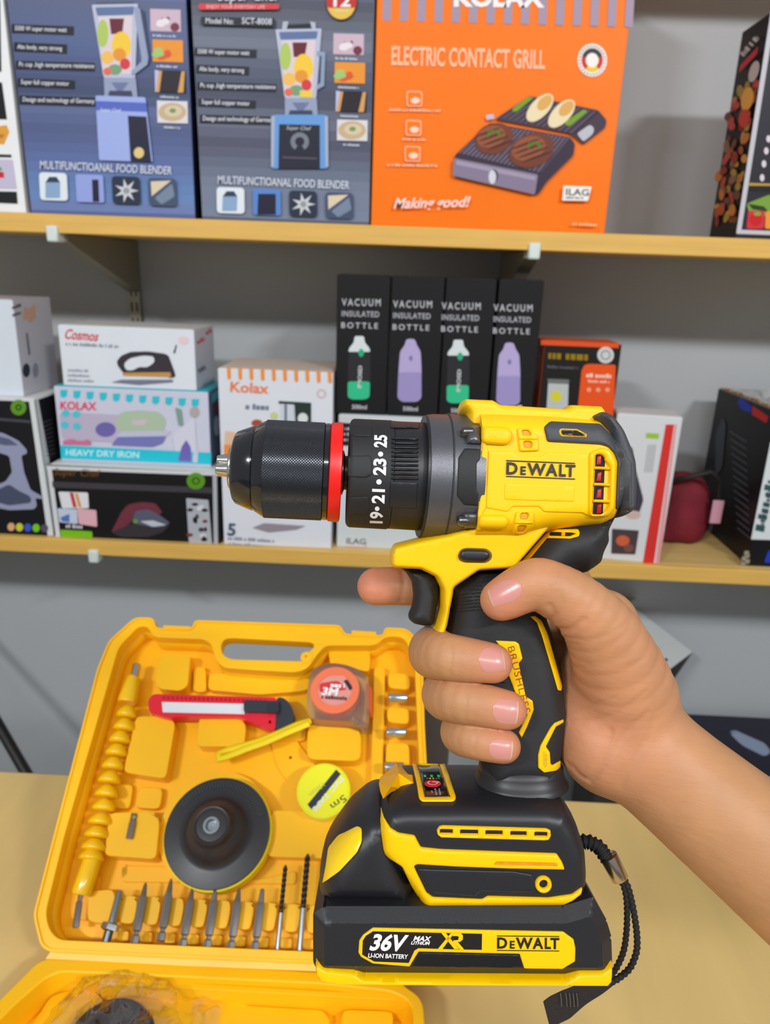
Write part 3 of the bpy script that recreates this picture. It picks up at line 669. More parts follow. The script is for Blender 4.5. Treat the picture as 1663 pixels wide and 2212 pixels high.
# four bottle boxes
bx = [(724, 833), (836, 944), (947, 1050), (1055, 1146)]
tops = [593, 597, 600, 603]
blab = ['black bottle box with green bottle print beside the orange-striped carton', 'black bottle box with lilac bottle print, second from the left',
        'black bottle box with green bottle print, third from the left', 'black bottle box with lilac bottle print beside the orange box']
for i, (xa, xc) in enumerate(bx):
    Yb = YL+0.016
    y0 = 893+0.04*(xa-724)
    c = carton(blab[i], (xa, y0), (xc, y0+4), tops[i], Yb, 0.088, c7['z1']+0.0014, (28, 28, 31), side=(20, 20, 22), top=(44, 42, 42), group='bottle boxes on the lower shelf')
    p = Print(c['F'])
    sh = [0, 0.5, 1.5, 3.0][i]
    mx = [779, 890, 995, 1107][i]; dy = i*4
    p.text((196, 198, 204), 'VACUUM', mx-41, 660+dy, mx+43, 661+dy, 15, bold=0.012, spacing=1.35); p.text((180, 182, 190), 'INSULATED', mx-41, 683+dy, mx+40, 685+dy, 12, bold=0.014, spacing=1.1); p.text((196, 198, 204), 'BOTTLE', mx-42, 708+dy, mx+37, 710+dy, 12, bold=0.012, spacing=1.4)
    cx_ = mx-3-sh*1.5
    if i % 2 == 0:
        p.poly((216, 224, 226), [(cx_-10, 726+dy), (cx_+10, 726+dy), (cx_+12, 740+dy), (cx_+22, 752+dy), (cx_+24, 760+dy), (cx_-24, 760+dy), (cx_-22, 752+dy), (cx_-12, 740+dy)], r=0.003)
        p.poly((46, 46, 50), [(cx_-23, 760+dy), (cx_+24, 760+dy), (cx_+24, 862+dy), (cx_-26, 862+dy)], r=0.006); p.ell((40, 176, 130), cx_+4, 762+dy, 6, 9, 12)
        p.poly((52, 192, 140), [(cx_-25, 824+dy), (cx_+23, 824+dy), (cx_+22, 858+dy), (cx_+12, 863+dy), (cx_-16, 863+dy), (cx_-25, 858+dy)], r=0.005); p.text((214, 220, 222), 'IMOSD', cx_+4, 838+dy, cx_+6, 790+dy, 8, bold=0.02)
    else:
        p.poly((182, 168, 214), [(cx_-9, 728+dy), (cx_+10, 728+dy), (cx_+14, 742+dy), (cx_+22, 754+dy), (cx_+24, 790+dy), (cx_+24, 856+dy), (cx_+14, 864+dy), (cx_-18, 864+dy), (cx_-28, 856+dy), (cx_-25, 790+dy), (cx_-22, 754+dy), (cx_-12, 742+dy)], r=0.005)
        p.poly((158, 146, 198), [(cx_-26, 800+dy), (cx_+24, 800+dy), (cx_+24, 854+dy), (cx_+12, 863+dy), (cx_-18, 863+dy), (cx_-28, 855+dy)], r=0.006); p.ell((130, 116, 176), cx_+1, 770+dy, 4, 6, 10)
    p.text((200, 200, 206), '500ml', cx_-16, 883+dy, cx_+16, 884+dy, 9, bold=0.02)
    p.build(c['t'])
# orange and black box
c8 = carton('orange and black box with lantern print beside the bottle boxes', (1130, 1206), (1281, 1212), 728, YL+0.03, 0.09, ZL, (30, 28, 28), side=(222, 84, 40), top=(240, 96, 40), ztop=float(at(1180, 738, Y=YL+0.03)[2]))
p = Print(c8['F'])
p.poly((226, 84, 36), [(1168, 734), (1337, 742), (1336, 752), (1168, 745)])
p.bars((150, 120, 10), 1184, 775, 1272, 779, 17); p.ell((206, 206, 206), 1308, 767, 18, 18); p.ell((150, 150, 150), 1308, 767, 11, 11, hole=0.7)
p.poly((234, 84, 28), [(1256, 800), (1262, 788), (1272, 786), (1330, 788), (1320, 1000), (1236, 1000)], r=0.004); p.bars((250, 206, 190), 1266, 815, 1320, 817, 9); p.bars((250, 190, 170), 1270, 826, 1316, 828, 6)
for k in range(3): p.ell((240, 160, 130), 1272+k*20, 842, 5, 5, 10)
p.poly((188, 194, 194), [(1184, 824), (1228, 826), (1224, 960), (1176, 960)], r=0.003); p.ell((216, 206, 50), 1201, 856, 12, 12); p.poly((110, 116, 116), [(1182, 818), (1230, 820), (1228, 830), (1184, 828)], r=0.002); p.bars((90, 90, 96), 1182, 795, 1250, 798, 6)
p.build(c8['t'])
p = Print(c8['L']); p.bars((250, 200, 180), 1157, 742, 1160, 770, 7); p.build(c8['t'], 'side_print')
# white and red box
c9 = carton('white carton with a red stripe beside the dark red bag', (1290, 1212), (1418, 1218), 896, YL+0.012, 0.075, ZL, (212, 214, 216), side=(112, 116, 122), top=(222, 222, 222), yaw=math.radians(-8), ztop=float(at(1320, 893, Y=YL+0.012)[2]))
p = Print(c9['F'])
p.poly((214, 52, 46), [(1438, 917), (1456, 917), (1412, 1217), (1388, 1217)]); p.poly((232, 150, 150), [(1458, 917), (1462, 917), (1424, 1217), (1416, 1217)])
p.poly((150, 196, 60), [(1396, 935), (1424, 937), (1422, 948), (1395, 946)]); p.poly((64, 60, 70), [(1340, 960), (1366, 965), (1372, 1010), (1390, 1080), (1380, 1110), (1360, 1118), (1350, 1060), (1335, 1010)], r=0.006); p.ell((206, 176, 170), 1368, 1112, 16, 9)
p.poly((74, 62, 66), [(1322, 1142), (1380, 1146), (1372, 1198), (1320, 1196)], r=0.002); p.ell((206, 96, 60), 1345, 1168, 15, 12, 10); p.ell((120, 80, 70), 1358, 1184, 11, 9, 10)
for k in range(4): p.poly((176, 178, 180), [(1400+k*5, 960), (1402+k*5, 960), (1394+k*5, 1020), (1392+k*5, 1020)])
p.build(c9['t'])
# big black box at the right
c10 = carton('large worn black carton with torn open top at right of lower shelf', (1611, 1236), (2050, 1252), 830, YS+0.02, 0.25, ZL, (22, 22, 26), side=(26, 26, 30), top=(120, 112, 100), ztop=float(at(1665, 890, Y=YS+0.02)[2]), flap=False)
p = Print(c10['F'])
p.poly((214, 220, 222), [(1622, 1165), (1720, 1168), (1760, 960), (1664, 955)]); p.bars((50, 90, 90), 1650, 1150, 1674, 1040, 20); p.poly((40, 60, 180), [(1650, 1215), (1720, 1220), (1720, 1190), (1660, 1188)], r=0.004); p.bars((60, 70, 80), 1648, 1145, 1668, 1060, 10)
p.build(c10['t'])
p = Print(c10['L'])
p.poly((40, 60, 200), [(1592, 868), (1600, 858), (1622, 876), (1622, 892), (1600, 884)], r=0.003); p.poly((220, 40, 36), [(1624, 876), (1640, 886), (1660, 900), (1655, 914), (1632, 900), (1624, 896)], r=0.003)
for i in range(14): p.poly((100, 100, 108), [(1576+i*1.2, 930+i*16), (1612+i*0.6, 953+i*16), (1612+i*0.6, 956+i*16), (1576+i*1.2, 933+i*16)])
p.poly((70, 74, 84), [(1545, 940), (1560, 900), (1568, 915), (1560, 1010), (1545, 1030)], r=0.01)
p.build(c10['t'], 'side_print')
# torn top edge and plastic inside
mb = MB(); mk = mat('torn_card', (176, 146, 106), 0.8, var=0.15, vscale=40)
w_, d_, h_ = c10['w'], 0.25, c10['h']; P_ = c10['P']; rr = random.Random(3)
pts = []
for k in range(40):
    f = k/39.0; pts.append((0.004+rr.uniform(-0.002, 0.002), f*d_, h_+rr.uniform(0, 0.006)))
vs = [P_(a, b, h_-0.002) for a, b, z in pts]+[P_(a, b, z) for a, b, z in pts]+[P_(a+0.004, b, z) for a, b, z in pts]+[P_(a+0.004, b, h_-0.002) for a, b, z in pts]
mb.add(vs, [(r*40+i, r*40+i+1, ((r+1) % 4)*40+i+1, ((r+1) % 4)*40+i) for r in range(4) for i in range(39)], mk); mb.build('torn_edge', c10['t'], smooth=60)
mb = MB(); G_ = 14
mpl = mat('crumpled_film', (196, 200, 204), 0.18, spec=0.8)
hh = [[h_+0.002+0.022*abs(math.sin(i*1.7+j*0.9)+math.cos(j*2.1-i))*0.5*math.sin(math.pi*i/(G_-1))*math.sin(math.pi*j/(G_-1)) for j in range(G_)] for i in range(G_)]
mb.add([P_(0.012+i*0.13/(G_-1), 0.05+j*0.18/(G_-1), hh[i][j]) for i in range(G_) for j in range(G_)], [(i*G_+j, (i+1)*G_+j, (i+1)*G_+j+1, i*G_+j+1) for i in range(G_-1) for j in range(G_-1)], mpl)
mb.build('plastic_film', c10['t'], smooth=30)
# worn front corner of that carton
mb = MB(); 
for k in range(7): 
    a = at(1600+rr.uniform(0, 14), 1195+k*6, Y=YS+0.018); mb.box(a-np.array([0.004, 0.001, 0.004]), a+np.array([0.004, 0.002, 0.004]), mat('scuffed_card', (150, 140, 120), 0.9))
mb.build('scuffed_corner', c10['t'], bevel=0.001)

# dark red bag with black strap, between the striped carton and the worn carton
A = at(1462, 1170, Y=YS+0.13); Bc = np.array([A[0], YS+0.15, ZL])
bag = thing('red_bag', Bc, 'dark red fabric pouch with black strap behind the red-striped carton', 'bag')
mb = MB(); n = 20; prof = [(0.0, 0.030), (0.006, 0.052), (0.03, 0.060), (0.06, 0.058), (0.085, 0.050), (0.10, 0.052), (0.115, 0.040), (0.128, 0.022), (0.132, 0.0)]
vs = []; 
for z, r in prof:
    for k in range(n):
        a = 2*math.pi*k/n; q = r*(1+0.08*math.sin(5*a+z*60)+0.04*math.sin(9*a)); vs.append(Bc+np.array([q*math.cos(a), q*0.8*math.sin(a), z]))
mb.add(vs, [(i*n+k, i*n+(k+1) % n, (i+1)*n+(k+1) % n, (i+1)*n+k) for i in range(len(prof)-1) for k in range(n)]+[tuple(range(n-1, -1, -1))], mat('red_cloth', (120, 20, 38), 0.8, bump=0.4, bscale=900, var=0.12, vscale=30))
mb.build('pouch', bag, smooth=60)
mb = MB(); mb.tube([Bc+np.array([-0.055, -0.03, 0.118]), Bc+np.array([-0.02, -0.06, 0.135]), Bc+np.array([0.02, -0.066, 0.15]), Bc+np.array([0.04, -0.06, 0.135]), Bc+np.array([0.056, -0.035, 0.08]), Bc+np.array([0.05, -0.036, 0.03])], 0.0045, mat('black_strap', (24, 24, 28), 0.6), 10)
mb.build('strap', bag, smooth=60)
mb = MB(); q = Bc+np.array([0.052, -0.046, 0.07]); mb.box(q-np.array([0.010, 0.002, 0.022]), q+np.array([0.010, 0.002, 0.022]), mat('tag_pink', (206, 150, 168), 0.5)); mb.build('woven_tag', bag, bevel=0.001)

# ------------------------------------------------------------------ things below the shelves
# white carton behind the forearm, turned corner-on
zc = float(at(1497, 1408, Y=YW-0.10)[2])
Cc = at(1497, 1408, Z=zc); Dc = at(1368, 1505, Z=zc)
exc = (Cc-Dc); wc = float(np.linalg.norm(exc)); exc /= wc; eyc = np.array([-exc[1], exc[0], 0.0]); hcb = 0.10; dcb = 0.17
cb = thing('carton', (Cc+Dc)/2+eyc*dcb/2-np.array([0, 0, hcb]), 'white carton with small black print behind the wrist, below the shelves', 'box')
mb = MB()
tl_ = math.radians(20); eyt = eyc*math.cos(tl_)+np.array([0, 0, math.sin(tl_)]); nzt = -eyc*math.sin(tl_)+np.array([0, 0, math.cos(tl_)])   # it leans back on the crate
def P_(a, b, z): return Dc+exc*a+eyt*b+nzt*(z-hcb)
v = [P_(a, b, z) for z in (0, hcb) for a, b in ((0, 0), (wc, 0), (wc, dcb), (0, dcb))]
mb.add(v, [(0, 1, 5, 4), (1, 2, 6, 5), (2, 3, 7, 6), (3, 0, 4, 7), (3, 2, 1, 0)], mat('carton_side_shade', (58, 53, 47), 0.7)); mb.add(v, [(4, 5, 6, 7)], mat('carton_white', (222, 228, 230), 0.45))  # sides of the white carton coloured dark to stand for their shade
bb = weld(mb.build('body', cb)); bv = bb.modifiers.new('bevel', 'BEVEL'); bv.width = 0.0015; bv.segments = 2
TF = Frame(P_(0, 0, hcb), exc, eyt, nzt)
p = Print(TF); p.bars((120, 128, 136), 1400, 1428, 1426, 1402, 8); p.ell((60, 64, 66), 1437, 1426, 6, 4, 8, rot=-0.4); p.build(cb, 'top_print')
mb = MB(); v = [P_(0.0, dcb, hcb-0.002), P_(wc, dcb, hcb-0.002), P_(wc-0.012, dcb-0.01, hcb+0.028), P_(0.012, dcb-0.008, hcb+0.045)]
mb.add(v+[q-eyc*0.003 for q in v], [(0, 1, 2, 3), (7, 6, 5, 4), (0, 4, 5, 1), (1, 5, 6, 2), (2, 6, 7, 3), (3, 7, 4, 0)], mat('kraft', (176, 158, 128), 0.8, var=0.06, vscale=20)); mb.build('open_flap', cb)
zb = zc-hcb-0.001
st = thing('storage_crate', ((Cc+Dc)[0]/2-0.03, (Cc+Dc)[1]/2+0.02, 0), 'dark grey storage crate on the floor under the white carton', 'crate')
mdg = mat('crate_grey', (60, 58, 56), 0.7); xc_, yc_ = st.location[0], st.location[1]
mb = MB(); mb.box((xc_-0.10, yc_-0.09, 0.0), (xc_+0.07, yc_+0.06, zb), mdg); mb.build('crate_body', st, bevel=0.004)
mb = MB(); mb.box((xc_-0.106, yc_-0.096, zb-0.03), (xc_+0.076, yc_+0.066, zb-0.002), mdg); mb.build('crate_rim', st, bevel=0.003)
# navy box on the floor at the right
zn = float(at(1600, 1546, Y=YW-0.03)[2])
xa = float(at(1530, 1600, Y=YW-0.30)[0])
nb = thing('navy_bin', (xa+0.3, YW-0.2, 0), 'navy blue storage bin with pale handle strip behind the forearm', 'bin')
mnv = mat('navy_plastic', (26, 24, 48), 0.5)
mb = MB(); mb.box((xa, YW-0.30, 0), (xa+0.6, YW-0.03, zn), mnv); mb.build('bin_body', nb, bevel=0.006)
Fr = Frame((xa, YW-0.30, 0), (1, 0, 0), (0, 0, 1), (0, -1, 0)); mb = MB()
prism(mb, [rounded(Fr.abl([(1575, 1582), (1588, 1578), (1655, 1608), (1662, 1622), (1648, 1630), (1600, 1606)]), 0.01)], Fr.P, -0.002, 0.006, mat('pale_strip', (150, 164, 190), 0.35)); mb.build('handle_strip', nb, smooth=40)
# black pole leaning at the far left
mb = MB(); a = at(-30, 1520, Y=YW-0.25); b = at(22, 1610, Y=YW-0.3); c_ = b+(b-a)*2.2
dz = (c_[2]-0.0); dirv = (b-a)/np.linalg.norm(b-a); foot = b+dirv*((b[2]-0.006)/abs(dirv[2])); top = a-dirv*0.5
pole = thing('leaning_pole', foot, 'thin black pole leaning behind the table at far left', 'pole')
mb.tube([foot, a*0.5+foot*0.5, a, top], 0.011, mat('black_pole', (34, 32, 30), 0.4), 12); mb.build('shaft', pole, smooth=50)
mb = MB(); mb.tube([foot+dirv*(-0.03), foot], [0.0125, 0.014], mat('pole_rubber', (20, 20, 20), 0.8), 12); mb.build('foot_cap', pole, smooth=50)
# ------------------------------------------------------------------ yellow tool case
def camv(x, y, z): v = RT*x+UP*y+FW*z; return v/np.linalg.norm(v)
CE1 = camv(20.5, -0.58, -1.0); CE2 = camv(0.0525, 1.389, 1.0)
CO = CAM+ray(511, 2035)*0.565
CF = Frame(CO, CE1, CE2, -FW)
m_case = mat('case_yellow', (250, 188, 14), 0.38, bump=0.05, bscale=500, var=0.03, vscale=20, spec=0.4)
m_case2 = mat('case_hinge', (240, 196, 80), 0.45)
m_chrome = mat('bright_steel', (200, 204, 208), 0.22, metal=1.0)
m_bit = mat('bit_steel', (150, 146, 142), 0.42, metal=0.8)
m_zinc = mat('zinc_steel', (170, 178, 184), 0.28, metal=1.0)
case = thing('tool_case', CF.P(0, 0, -0.045), 'open yellow plastic tool case standing tilted on the table', 'tool case')
DEP = 0.030
def cpoly(pts, h=0.0): return CF.abl(pts, h)
outer = cpoly([(334, 1335), (292, 1334), (235, 1385), (210, 1446), (120, 1790), (72, 1977), (78, 2005), (88, 2045), (107, 2057), (400, 2071), (690, 2083), (925, 2096), (940, 2080), (944, 2020),
               (930, 1800), (917, 1560), (914, 1419), (892, 1370), (876, 1358), (830, 1356), (827, 1373), (744, 1370), (737, 1351), (420, 1340), (415, 1359), (337, 1357)])
outer = rounded(outer, 0.006, 3)
inner = cpoly([(256, 1398), (300, 1352), (320, 1354), (330, 1376), (440, 1380), (456, 1390), (466, 1426), (482, 1442), (560, 1448), (640, 1452), (664, 1444), (686, 1412), (702, 1394), (812, 1394), (832, 1374), (872, 1376), (895, 1422),
               (901, 1560), (912, 1800), (925, 2020), (918, 2062), (690, 2056), (400, 2043), (126, 2030), (106, 2008), (98, 1972), (140, 1800)])
inner = rounded(inner, 0.006, 3)
hole = rounded(cpoly([(476, 1396), (484, 1380), (500, 1378), (672, 1387), (680, 1396), (664, 1412), (655, 1428), (640, 1428), (500, 1424), (482, 1416)]), 0.004, 3)
outer_back = rounded(cpoly([(334, 1335), (292, 1334), (235, 1385), (210, 1446), (120, 1790), (72, 1977), (78, 2005), (88, 2045), (107, 2057), (400, 2071), (690, 2083), (925, 2096), (940, 2080), (944, 2020),
               (930, 1800), (917, 1560), (914, 1419), (892, 1370), (876, 1358), (830, 1356), (827, 1373), (744, 1373), (700, 1384), (681, 1408), (661, 1437), (640, 1445), (560, 1441), (484, 1436), (471, 1423), (462, 1388), (447, 1374), (415, 1367), (337, 1364)]), 0.004, 3)
mb = MB(); prism(mb, [outer_back, inner], CF.P, -0.042, -0.0125, m_case); weld(mb.build('tray_wall', case, smooth=40))
mb = MB(); prism(mb, [outer, inner, hole], CF.P, -0.0125, 0.0, m_case)
tray = weld(mb.build('tray_rim', case)); bv = tray.modifiers.new('bevel', 'BEVEL'); bv.width = 0.0018; bv.segments = 3; bv.angle_limit = math.radians(50)
tray.data.polygons.foreach_set('use_smooth', [True]*len(tray.data.polygons)); tray.data.set_sharp_from_angle(angle=math.radians(40))
mb = MB(); prism(mb, [inner], CF.P, -0.036, -DEP, m_case); mb.build('tray_floor', case)
# rim lip line
mb = MB()
def ringstrip(poly, d0, d1, h0, h1, m):
    A = np.array(poly); c = A.mean(0); n = len(A)
    T = np.roll(A, -1, 0)-np.roll(A, 1, 0); T /= np.linalg.norm(T, axis=1)[:, None]
    Nn = np.stack([-T[:, 1], T[:, 0]], 1)*np.sign(area2(A))
    q0 = A+Nn*d0; q1 = A+Nn*d1
    mb.add([CF.P(a, b, h0) for a, b in q0]+[CF.P(a, b, h1) for a, b in q0]+[CF.P(a, b, h1) for a, b in q1]+[CF.P(a, b, h0) for a, b in q1],
           [(r*n+i, r*n+(i+1) % n, ((r+1) % 4)*n+(i+1) % n, ((r+1) % 4)*n+i) for r in range(4) for i in range(n)], m)
ringstrip(outer, 0.0005, 0.0022, -0.004, 0.0016, m_case); mb.build('rim_lip', case, smooth=50)
# latch tabs and lock eye
for pts in ([(352, 1349), (410, 1351), (410, 1362), (350, 1361)], [(760, 1360), (812, 1363), (812, 1376), (758, 1374)]):
    mb = MB(); prism(mb, [cpoly(pts)], CF.P, -0.02, -0.002, m_case); mb.build('latch_tab', case, bevel=0.0015)
mb = MB(); prism(mb, [rounded(cpoly([(648, 1424), (652, 1412), (664, 1408), (676, 1412), (674, 1428), (660, 1436)]), 0.003), cpoly([(659, 1417), (663, 1417), (663, 1421), (659, 1421)])], CF.P, -0.01, 0.001, m_case); mb.build('lock_eye', case, bevel=0.001)
# moulded blocks
def block(pts, h1, h0=-0.034, r=0.005, bev=0.0025):
    mb = MB(); prism(mb, [rounded(cpoly(pts, h1), r, 3)], CF.P, h0, h1, m_case)
    o = weld(mb.build('moulded_block', case)); bv = o.modifiers.new('bevel', 'BEVEL'); bv.width = bev; bv.segments = 3; bv.angle_limit = math.radians(60)
    o.data.polygons.foreach_set('use_smooth', [True]*len(o.data.polygons)); o.data.set_sharp_from_angle(angle=math.radians(50)); return o
block([(346, 1413), (412, 1414), (405, 1482), (390, 1492), (344, 1488), (334, 1474)], -0.012)
block([(294, 1547), (362, 1547), (379, 1562), (358, 1682), (266, 1668), (272, 1640)], -0.013)
block([(430, 1550), (514, 1546), (532, 1566), (527, 1612), (424, 1612)], -0.013)
block([(575, 1540), (640, 1546), (662, 1560), (660, 1600), (572, 1600)], -0.024)
block([(665, 1562), (780, 1575), (780, 1644), (661, 1640)], -0.012, r=0.008)
block([(236, 1756), (333, 1752), (345, 1775), (337, 1856), (225, 1848)], -0.012)
block([(588, 1750), (690, 1754), (760, 1790), (758, 1856), (576, 1850)], -0.016)
block([(708, 1404), (800, 1406), (798, 1452), (770, 1446), (715, 1446)], -0.015)
block([(452, 1452), (560, 1462), (690, 1466), (660, 1492), (560, 1500), (448, 1490)], -0.020)
block([(418, 1440), (444, 1440), (446, 1495), (416, 1494)], -0.022)
block([(300, 1700), (352, 1702), (345, 1748), (290, 1744)], -0.022)
block([(230, 1690), (288, 1694), (280, 1748), (222, 1744)], -0.024)
block([(838, 1452), (884, 1456), (886, 1490), (838, 1486)], -0.014); block([(836, 1526), (884, 1530), (884, 1564), (836, 1560)], -0.014); block([(834, 1602), (884, 1606), (886, 1680), (832, 1676)], -0.014)
block([(808, 1440), (832, 1440), (826, 1740), (800, 1740)], -0.02, r=0.004)
block([(560, 1520), (590, 1530), (700, 1680), (640, 1712), (600, 1660)], -0.027)
block([(170, 1880), (218, 1890), (205, 1990), (150, 1985), (152, 1940)], -0.026, r=0.004)
block([(262, 1870), (380, 1872), (560, 1900), (640, 1880), (640, 1910), (262, 1905)], -0.027, r=0.004)
block([(190, 1925), (245, 1920), (250, 1950), (238, 1998), (188, 1990)], -0.018)
for i in range(9):
    x = 256+i*50.5; y = 1934+i*2.6
    block([(x+6, y), (x+38, y+1), (x+40, y+20), (x+32, y+62), (x+2, y+60), (x+0, y+22)], -0.015, r=0.004)
for i in range(9):
    x = 248+i*50.5; y = 2010+i*2.3
    block([(x+6, y), (x+30, y+1), (x+28, y+24), (x+4, y+23)], -0.022, r=0.002, bev=0.0012)
# sanding disc seat ring
cc = cpoly([(465, 1790)], -0.02)[0]; rs = 0.5*(cpoly([(590, 1790)], -0.02)[0][0]-cpoly([(348, 1790)], -0.02)[0][0])
mb = MB(); n = 40
def circ(c, r, n=40): return [(c[0]+r*math.cos(2*math.pi*k/n), c[1]+r*math.sin(2*math.pi*k/n)) for k in range(n)]
prism(mb, [circ(cc, rs*1.0), circ(cc, rs*0.86)], CF.P, -0.034, -0.02, m_case); o = mb.build('disc_seat', case, smooth=40)
mb = MB(); dot = cpoly([(627, 1636)], -0.026)[0]; prism(mb, [circ(dot, 0.0012, 10)], CF.P, -0.03, -0.0262, mat('dark_hole', (90, 50, 0), 0.8)); mb.build('moulding_hole', case)
mb = MB(); dot = cpoly([(264, 1882)], -0.028)[0]; prism(mb, [circ(dot, 0.005, 20)], CF.P, -0.034, -0.027, m_case); mb.build('ejector_mark', case, bevel=0.001)
# hinge and lid
hinge = cpoly([(107, 2055), (400, 2070), (690, 2083), (925, 2096), (930, 2110), (690, 2098), (400, 2086), (96, 2071)])
mb = MB(); prism(mb, [hinge], CF.P, -0.006, -0.002, m_case2); mb.build('living_hinge', case, bevel=0.0008)
LO = CF.W(511, 2096, -0.004)
LF = Frame(LO, CE1-np.array([0, 0, CE1[2]]), (0, 1, 0), (0, 0, 1))
def lp(pts, h=0.0): return LF.abl(pts, h)
lout = lp([(100, 2070), (78, 2080), (12, 2146), (-60, 2215)])+[(lp([(-60, 2215)])[0][0]-0.0, -0.19), (lp([(916, 2190)])[0][0]+0.01, -0.19)]+lp([(916, 2190), (914, 2166), (900, 2146), (880, 2134), (850, 2106), (690, 2098), (400, 2084)])
lin_ = lp([(130, 2098), (98, 2112), (36, 2166), (-20, 2222)])+[(lp([(-20, 2222)])[0][0], -0.178), (lp([(890, 2200)])[0][0]+0.006, -0.178)]+lp([(892, 2190), (888, 2168), (870, 2152), (840, 2140), (690, 2124), (400, 2110), (220, 2102)])
lout = rounded(lout, 0.004, 2); lin_ = rounded(lin_, 0.004, 2)
ztab = ZT-float(LO[2])
mb = MB(); prism(mb, [lout, lin_], LF.P, ztab+0.001, 0.0, m_case); lid = weld(mb.build('lid_rim', case)); bv = lid.modifiers.new('bevel', 'BEVEL'); bv.width = 0.002; bv.segments = 3; bv.angle_limit = math.radians(50)
lid.data.polygons.foreach_set('use_smooth', [True]*len(lid.data.polygons)); lid.data.set_sharp_from_angle(angle=math.radians(40))
LFZ = -0.026
mb = MB(); prism(mb, [lin_], LF.P, ztab+0.001, LFZ, m_case); mb.build('lid_floor', case)
def lblock(pts, h1, r=0.005):
    mb = MB(); prism(mb, [rounded(lp(pts, h1), r, 3)], LF.P, LFZ-0.003, h1, m_case); o = weld(mb.build('moulded_block', case)); bv = o.modifiers.new('bevel', 'BEVEL'); bv.width = 0.0022; bv.segments = 3; bv.angle_limit = math.radians(60)
    o.data.polygons.foreach_set('use_smooth', [True]*len(o.data.polygons)); o.data.set_sharp_from_angle(angle=math.radians(50))
lblock([(214, 2112), (860, 2150), (858, 2160), (214, 2124)], -0.006, 0.002)
lblock([(230, 2140), (520, 2152), (530, 2172), (700, 2182), (716, 2210), (690, 2240), (240, 2240)], -0.019)
lblock([(740, 2180), (850, 2184), (846, 2260), (730, 2260)], -0.016)
lblock([(110, 2150), (190, 2130), (226, 2160), (180, 2230), (60, 2230)], -0.019)

# ------------------------------------------------------------------ things lying in the case
def onc(px, py, h): return CF.W(px, py, h)
def rod(mb, pts, m, n=14):
    """pts: (px, py, height above the rim plane, radius)"""
    mb.tube([onc(a, b, h) for a, b, h, r in pts], [r for *_, r in pts], m, n)
def mm(px_len, py): # length on the case plane per pixel near this height
    a = onc(500, py, -0.015); b = onc(501, py, -0.015); return float(np.linalg.norm(b-a))*px_len
# flexible drive shaft
m_fy = mat('gloss_yellow', (250, 196, 6), 0.22, coat=0.4)
fs = thing('flexible_shaft', onc(240, 1700, -0.02), 'yellow beaded flexible drive shaft along left side of the case', 'tool')
mb = MB(); rod(mb, [(297, 1434, -0.012, mm(6, 1440)), (296, 1437, -0.012, mm(9, 1440)), (289, 1466, -0.012, mm(9, 1460))], m_chrome); mb.build('chuck_tip', fs, smooth=50)
mb = MB(); rod(mb, [(290, 1462, -0.012, mm(12, 1470)), (288, 1466, -0.012, mm(15, 1470)), (276, 1512, -0.012, mm(21, 1510)), (274, 1519, -0.012, mm(19, 1510))], m_fy, 20); mb.build('grip_sleeve', fs, smooth=50)
beads = [(278, 1527), (272, 1555), (263, 1582), (255.5, 1610), (248, 1639), (240.5, 1669), (234, 1699), (228.5, 1729), (221, 1759), (213, 1787), (207, 1814), (202, 1836)]
for i, (x, y) in enumerate(beads):
    x2, y2 = x-6.5, y+24; k = 1+0.035*i*0.6
    r = mm(21*k, y)
    mb = MB(); prof = [(-0.06, 0.45), (0.0, 0.56), (0.12, 0.68), (0.3, 0.83), (0.5, 0.95), (0.68, 1.02), (0.82, 1.03), (0.93, 0.95), (1.0, 0.7), (1.02, 0.5)]
    rod(mb, [(x+(x2-x)*t, y+(y2-y)*t, -0.012, r*q) for t, q in prof], m_fy, 20); mb.build('bead', fs, smooth=60)
mb = MB(); rod(mb, [(202, 1846, -0.012, mm(14, 1850)), (198, 1862, -0.012, mm(20, 1850)), (176, 1928, -0.012, mm(21, 1900)), (174, 1934, -0.012, mm(18, 1900))], m_fy, 20); mb.build('end_sleeve', fs, smooth=50)
mb = MB(); rod(mb, [(175, 1932, -0.013, mm(6, 1940)), (172, 1946, -0.013, mm(5, 1940)), (171, 1950, -0.013, mm(7, 1940)), (164, 2000, -0.013, mm(7.5, 1990)), (163.5, 2004, -0.013, mm(6.5, 1990))], m_bit, 6); mb.build('hex_shank', fs, smooth=30)
# utility knife
kn = thing('utility_knife', onc(470, 1520, -0.014), 'red snap-off utility knife with black slider in the case', 'knife')
m_red = mat('knife_red', (226, 30, 52), 0.3); m_kb = mat('knife_black', (40, 44, 54), 0.45)
h0, h1 = -0.018, -0.006
mb = MB(); prism(mb, [rounded(cpoly([(320, 1512), (330, 1500), (340, 1499), (598, 1507), (594, 1578), (572, 1572), (540, 1558), (512, 1548), (376, 1548), (366, 1552), (330, 1542), (321, 1536)], h1), 0.003, 3), cpoly([(585-5, 1556), (585+1, 1556), (585+1, 1563), (585-5, 1563)], h1)], CF.P, h0, h1, m_red); mb.build('handle', kn, bevel=0.0012)
mb = MB(); prism(mb, [cpoly([(350, 1517), (528, 1521), (528, 1543), (352, 1539)], h1)], CF.P, h1, h1+0.0008, mat('blade_white', (236, 238, 242), 0.3, metal=0.2)); bl = mb.build('blade', kn)
mb = MB()
for i in range(24): 
    x = 352+i*9.5; y = 1505+i*0.28; prism(mb, [cpoly([(x, y), (x+4, y), (x+4, y+5), (x, y+5)], h1)], CF.P, h1-0.0005, h1+0.0008, mat('knife_red_dark', (160, 12, 30), 0.4))
tag(mb.build('ratchet_teeth', kn), kind='stuff')
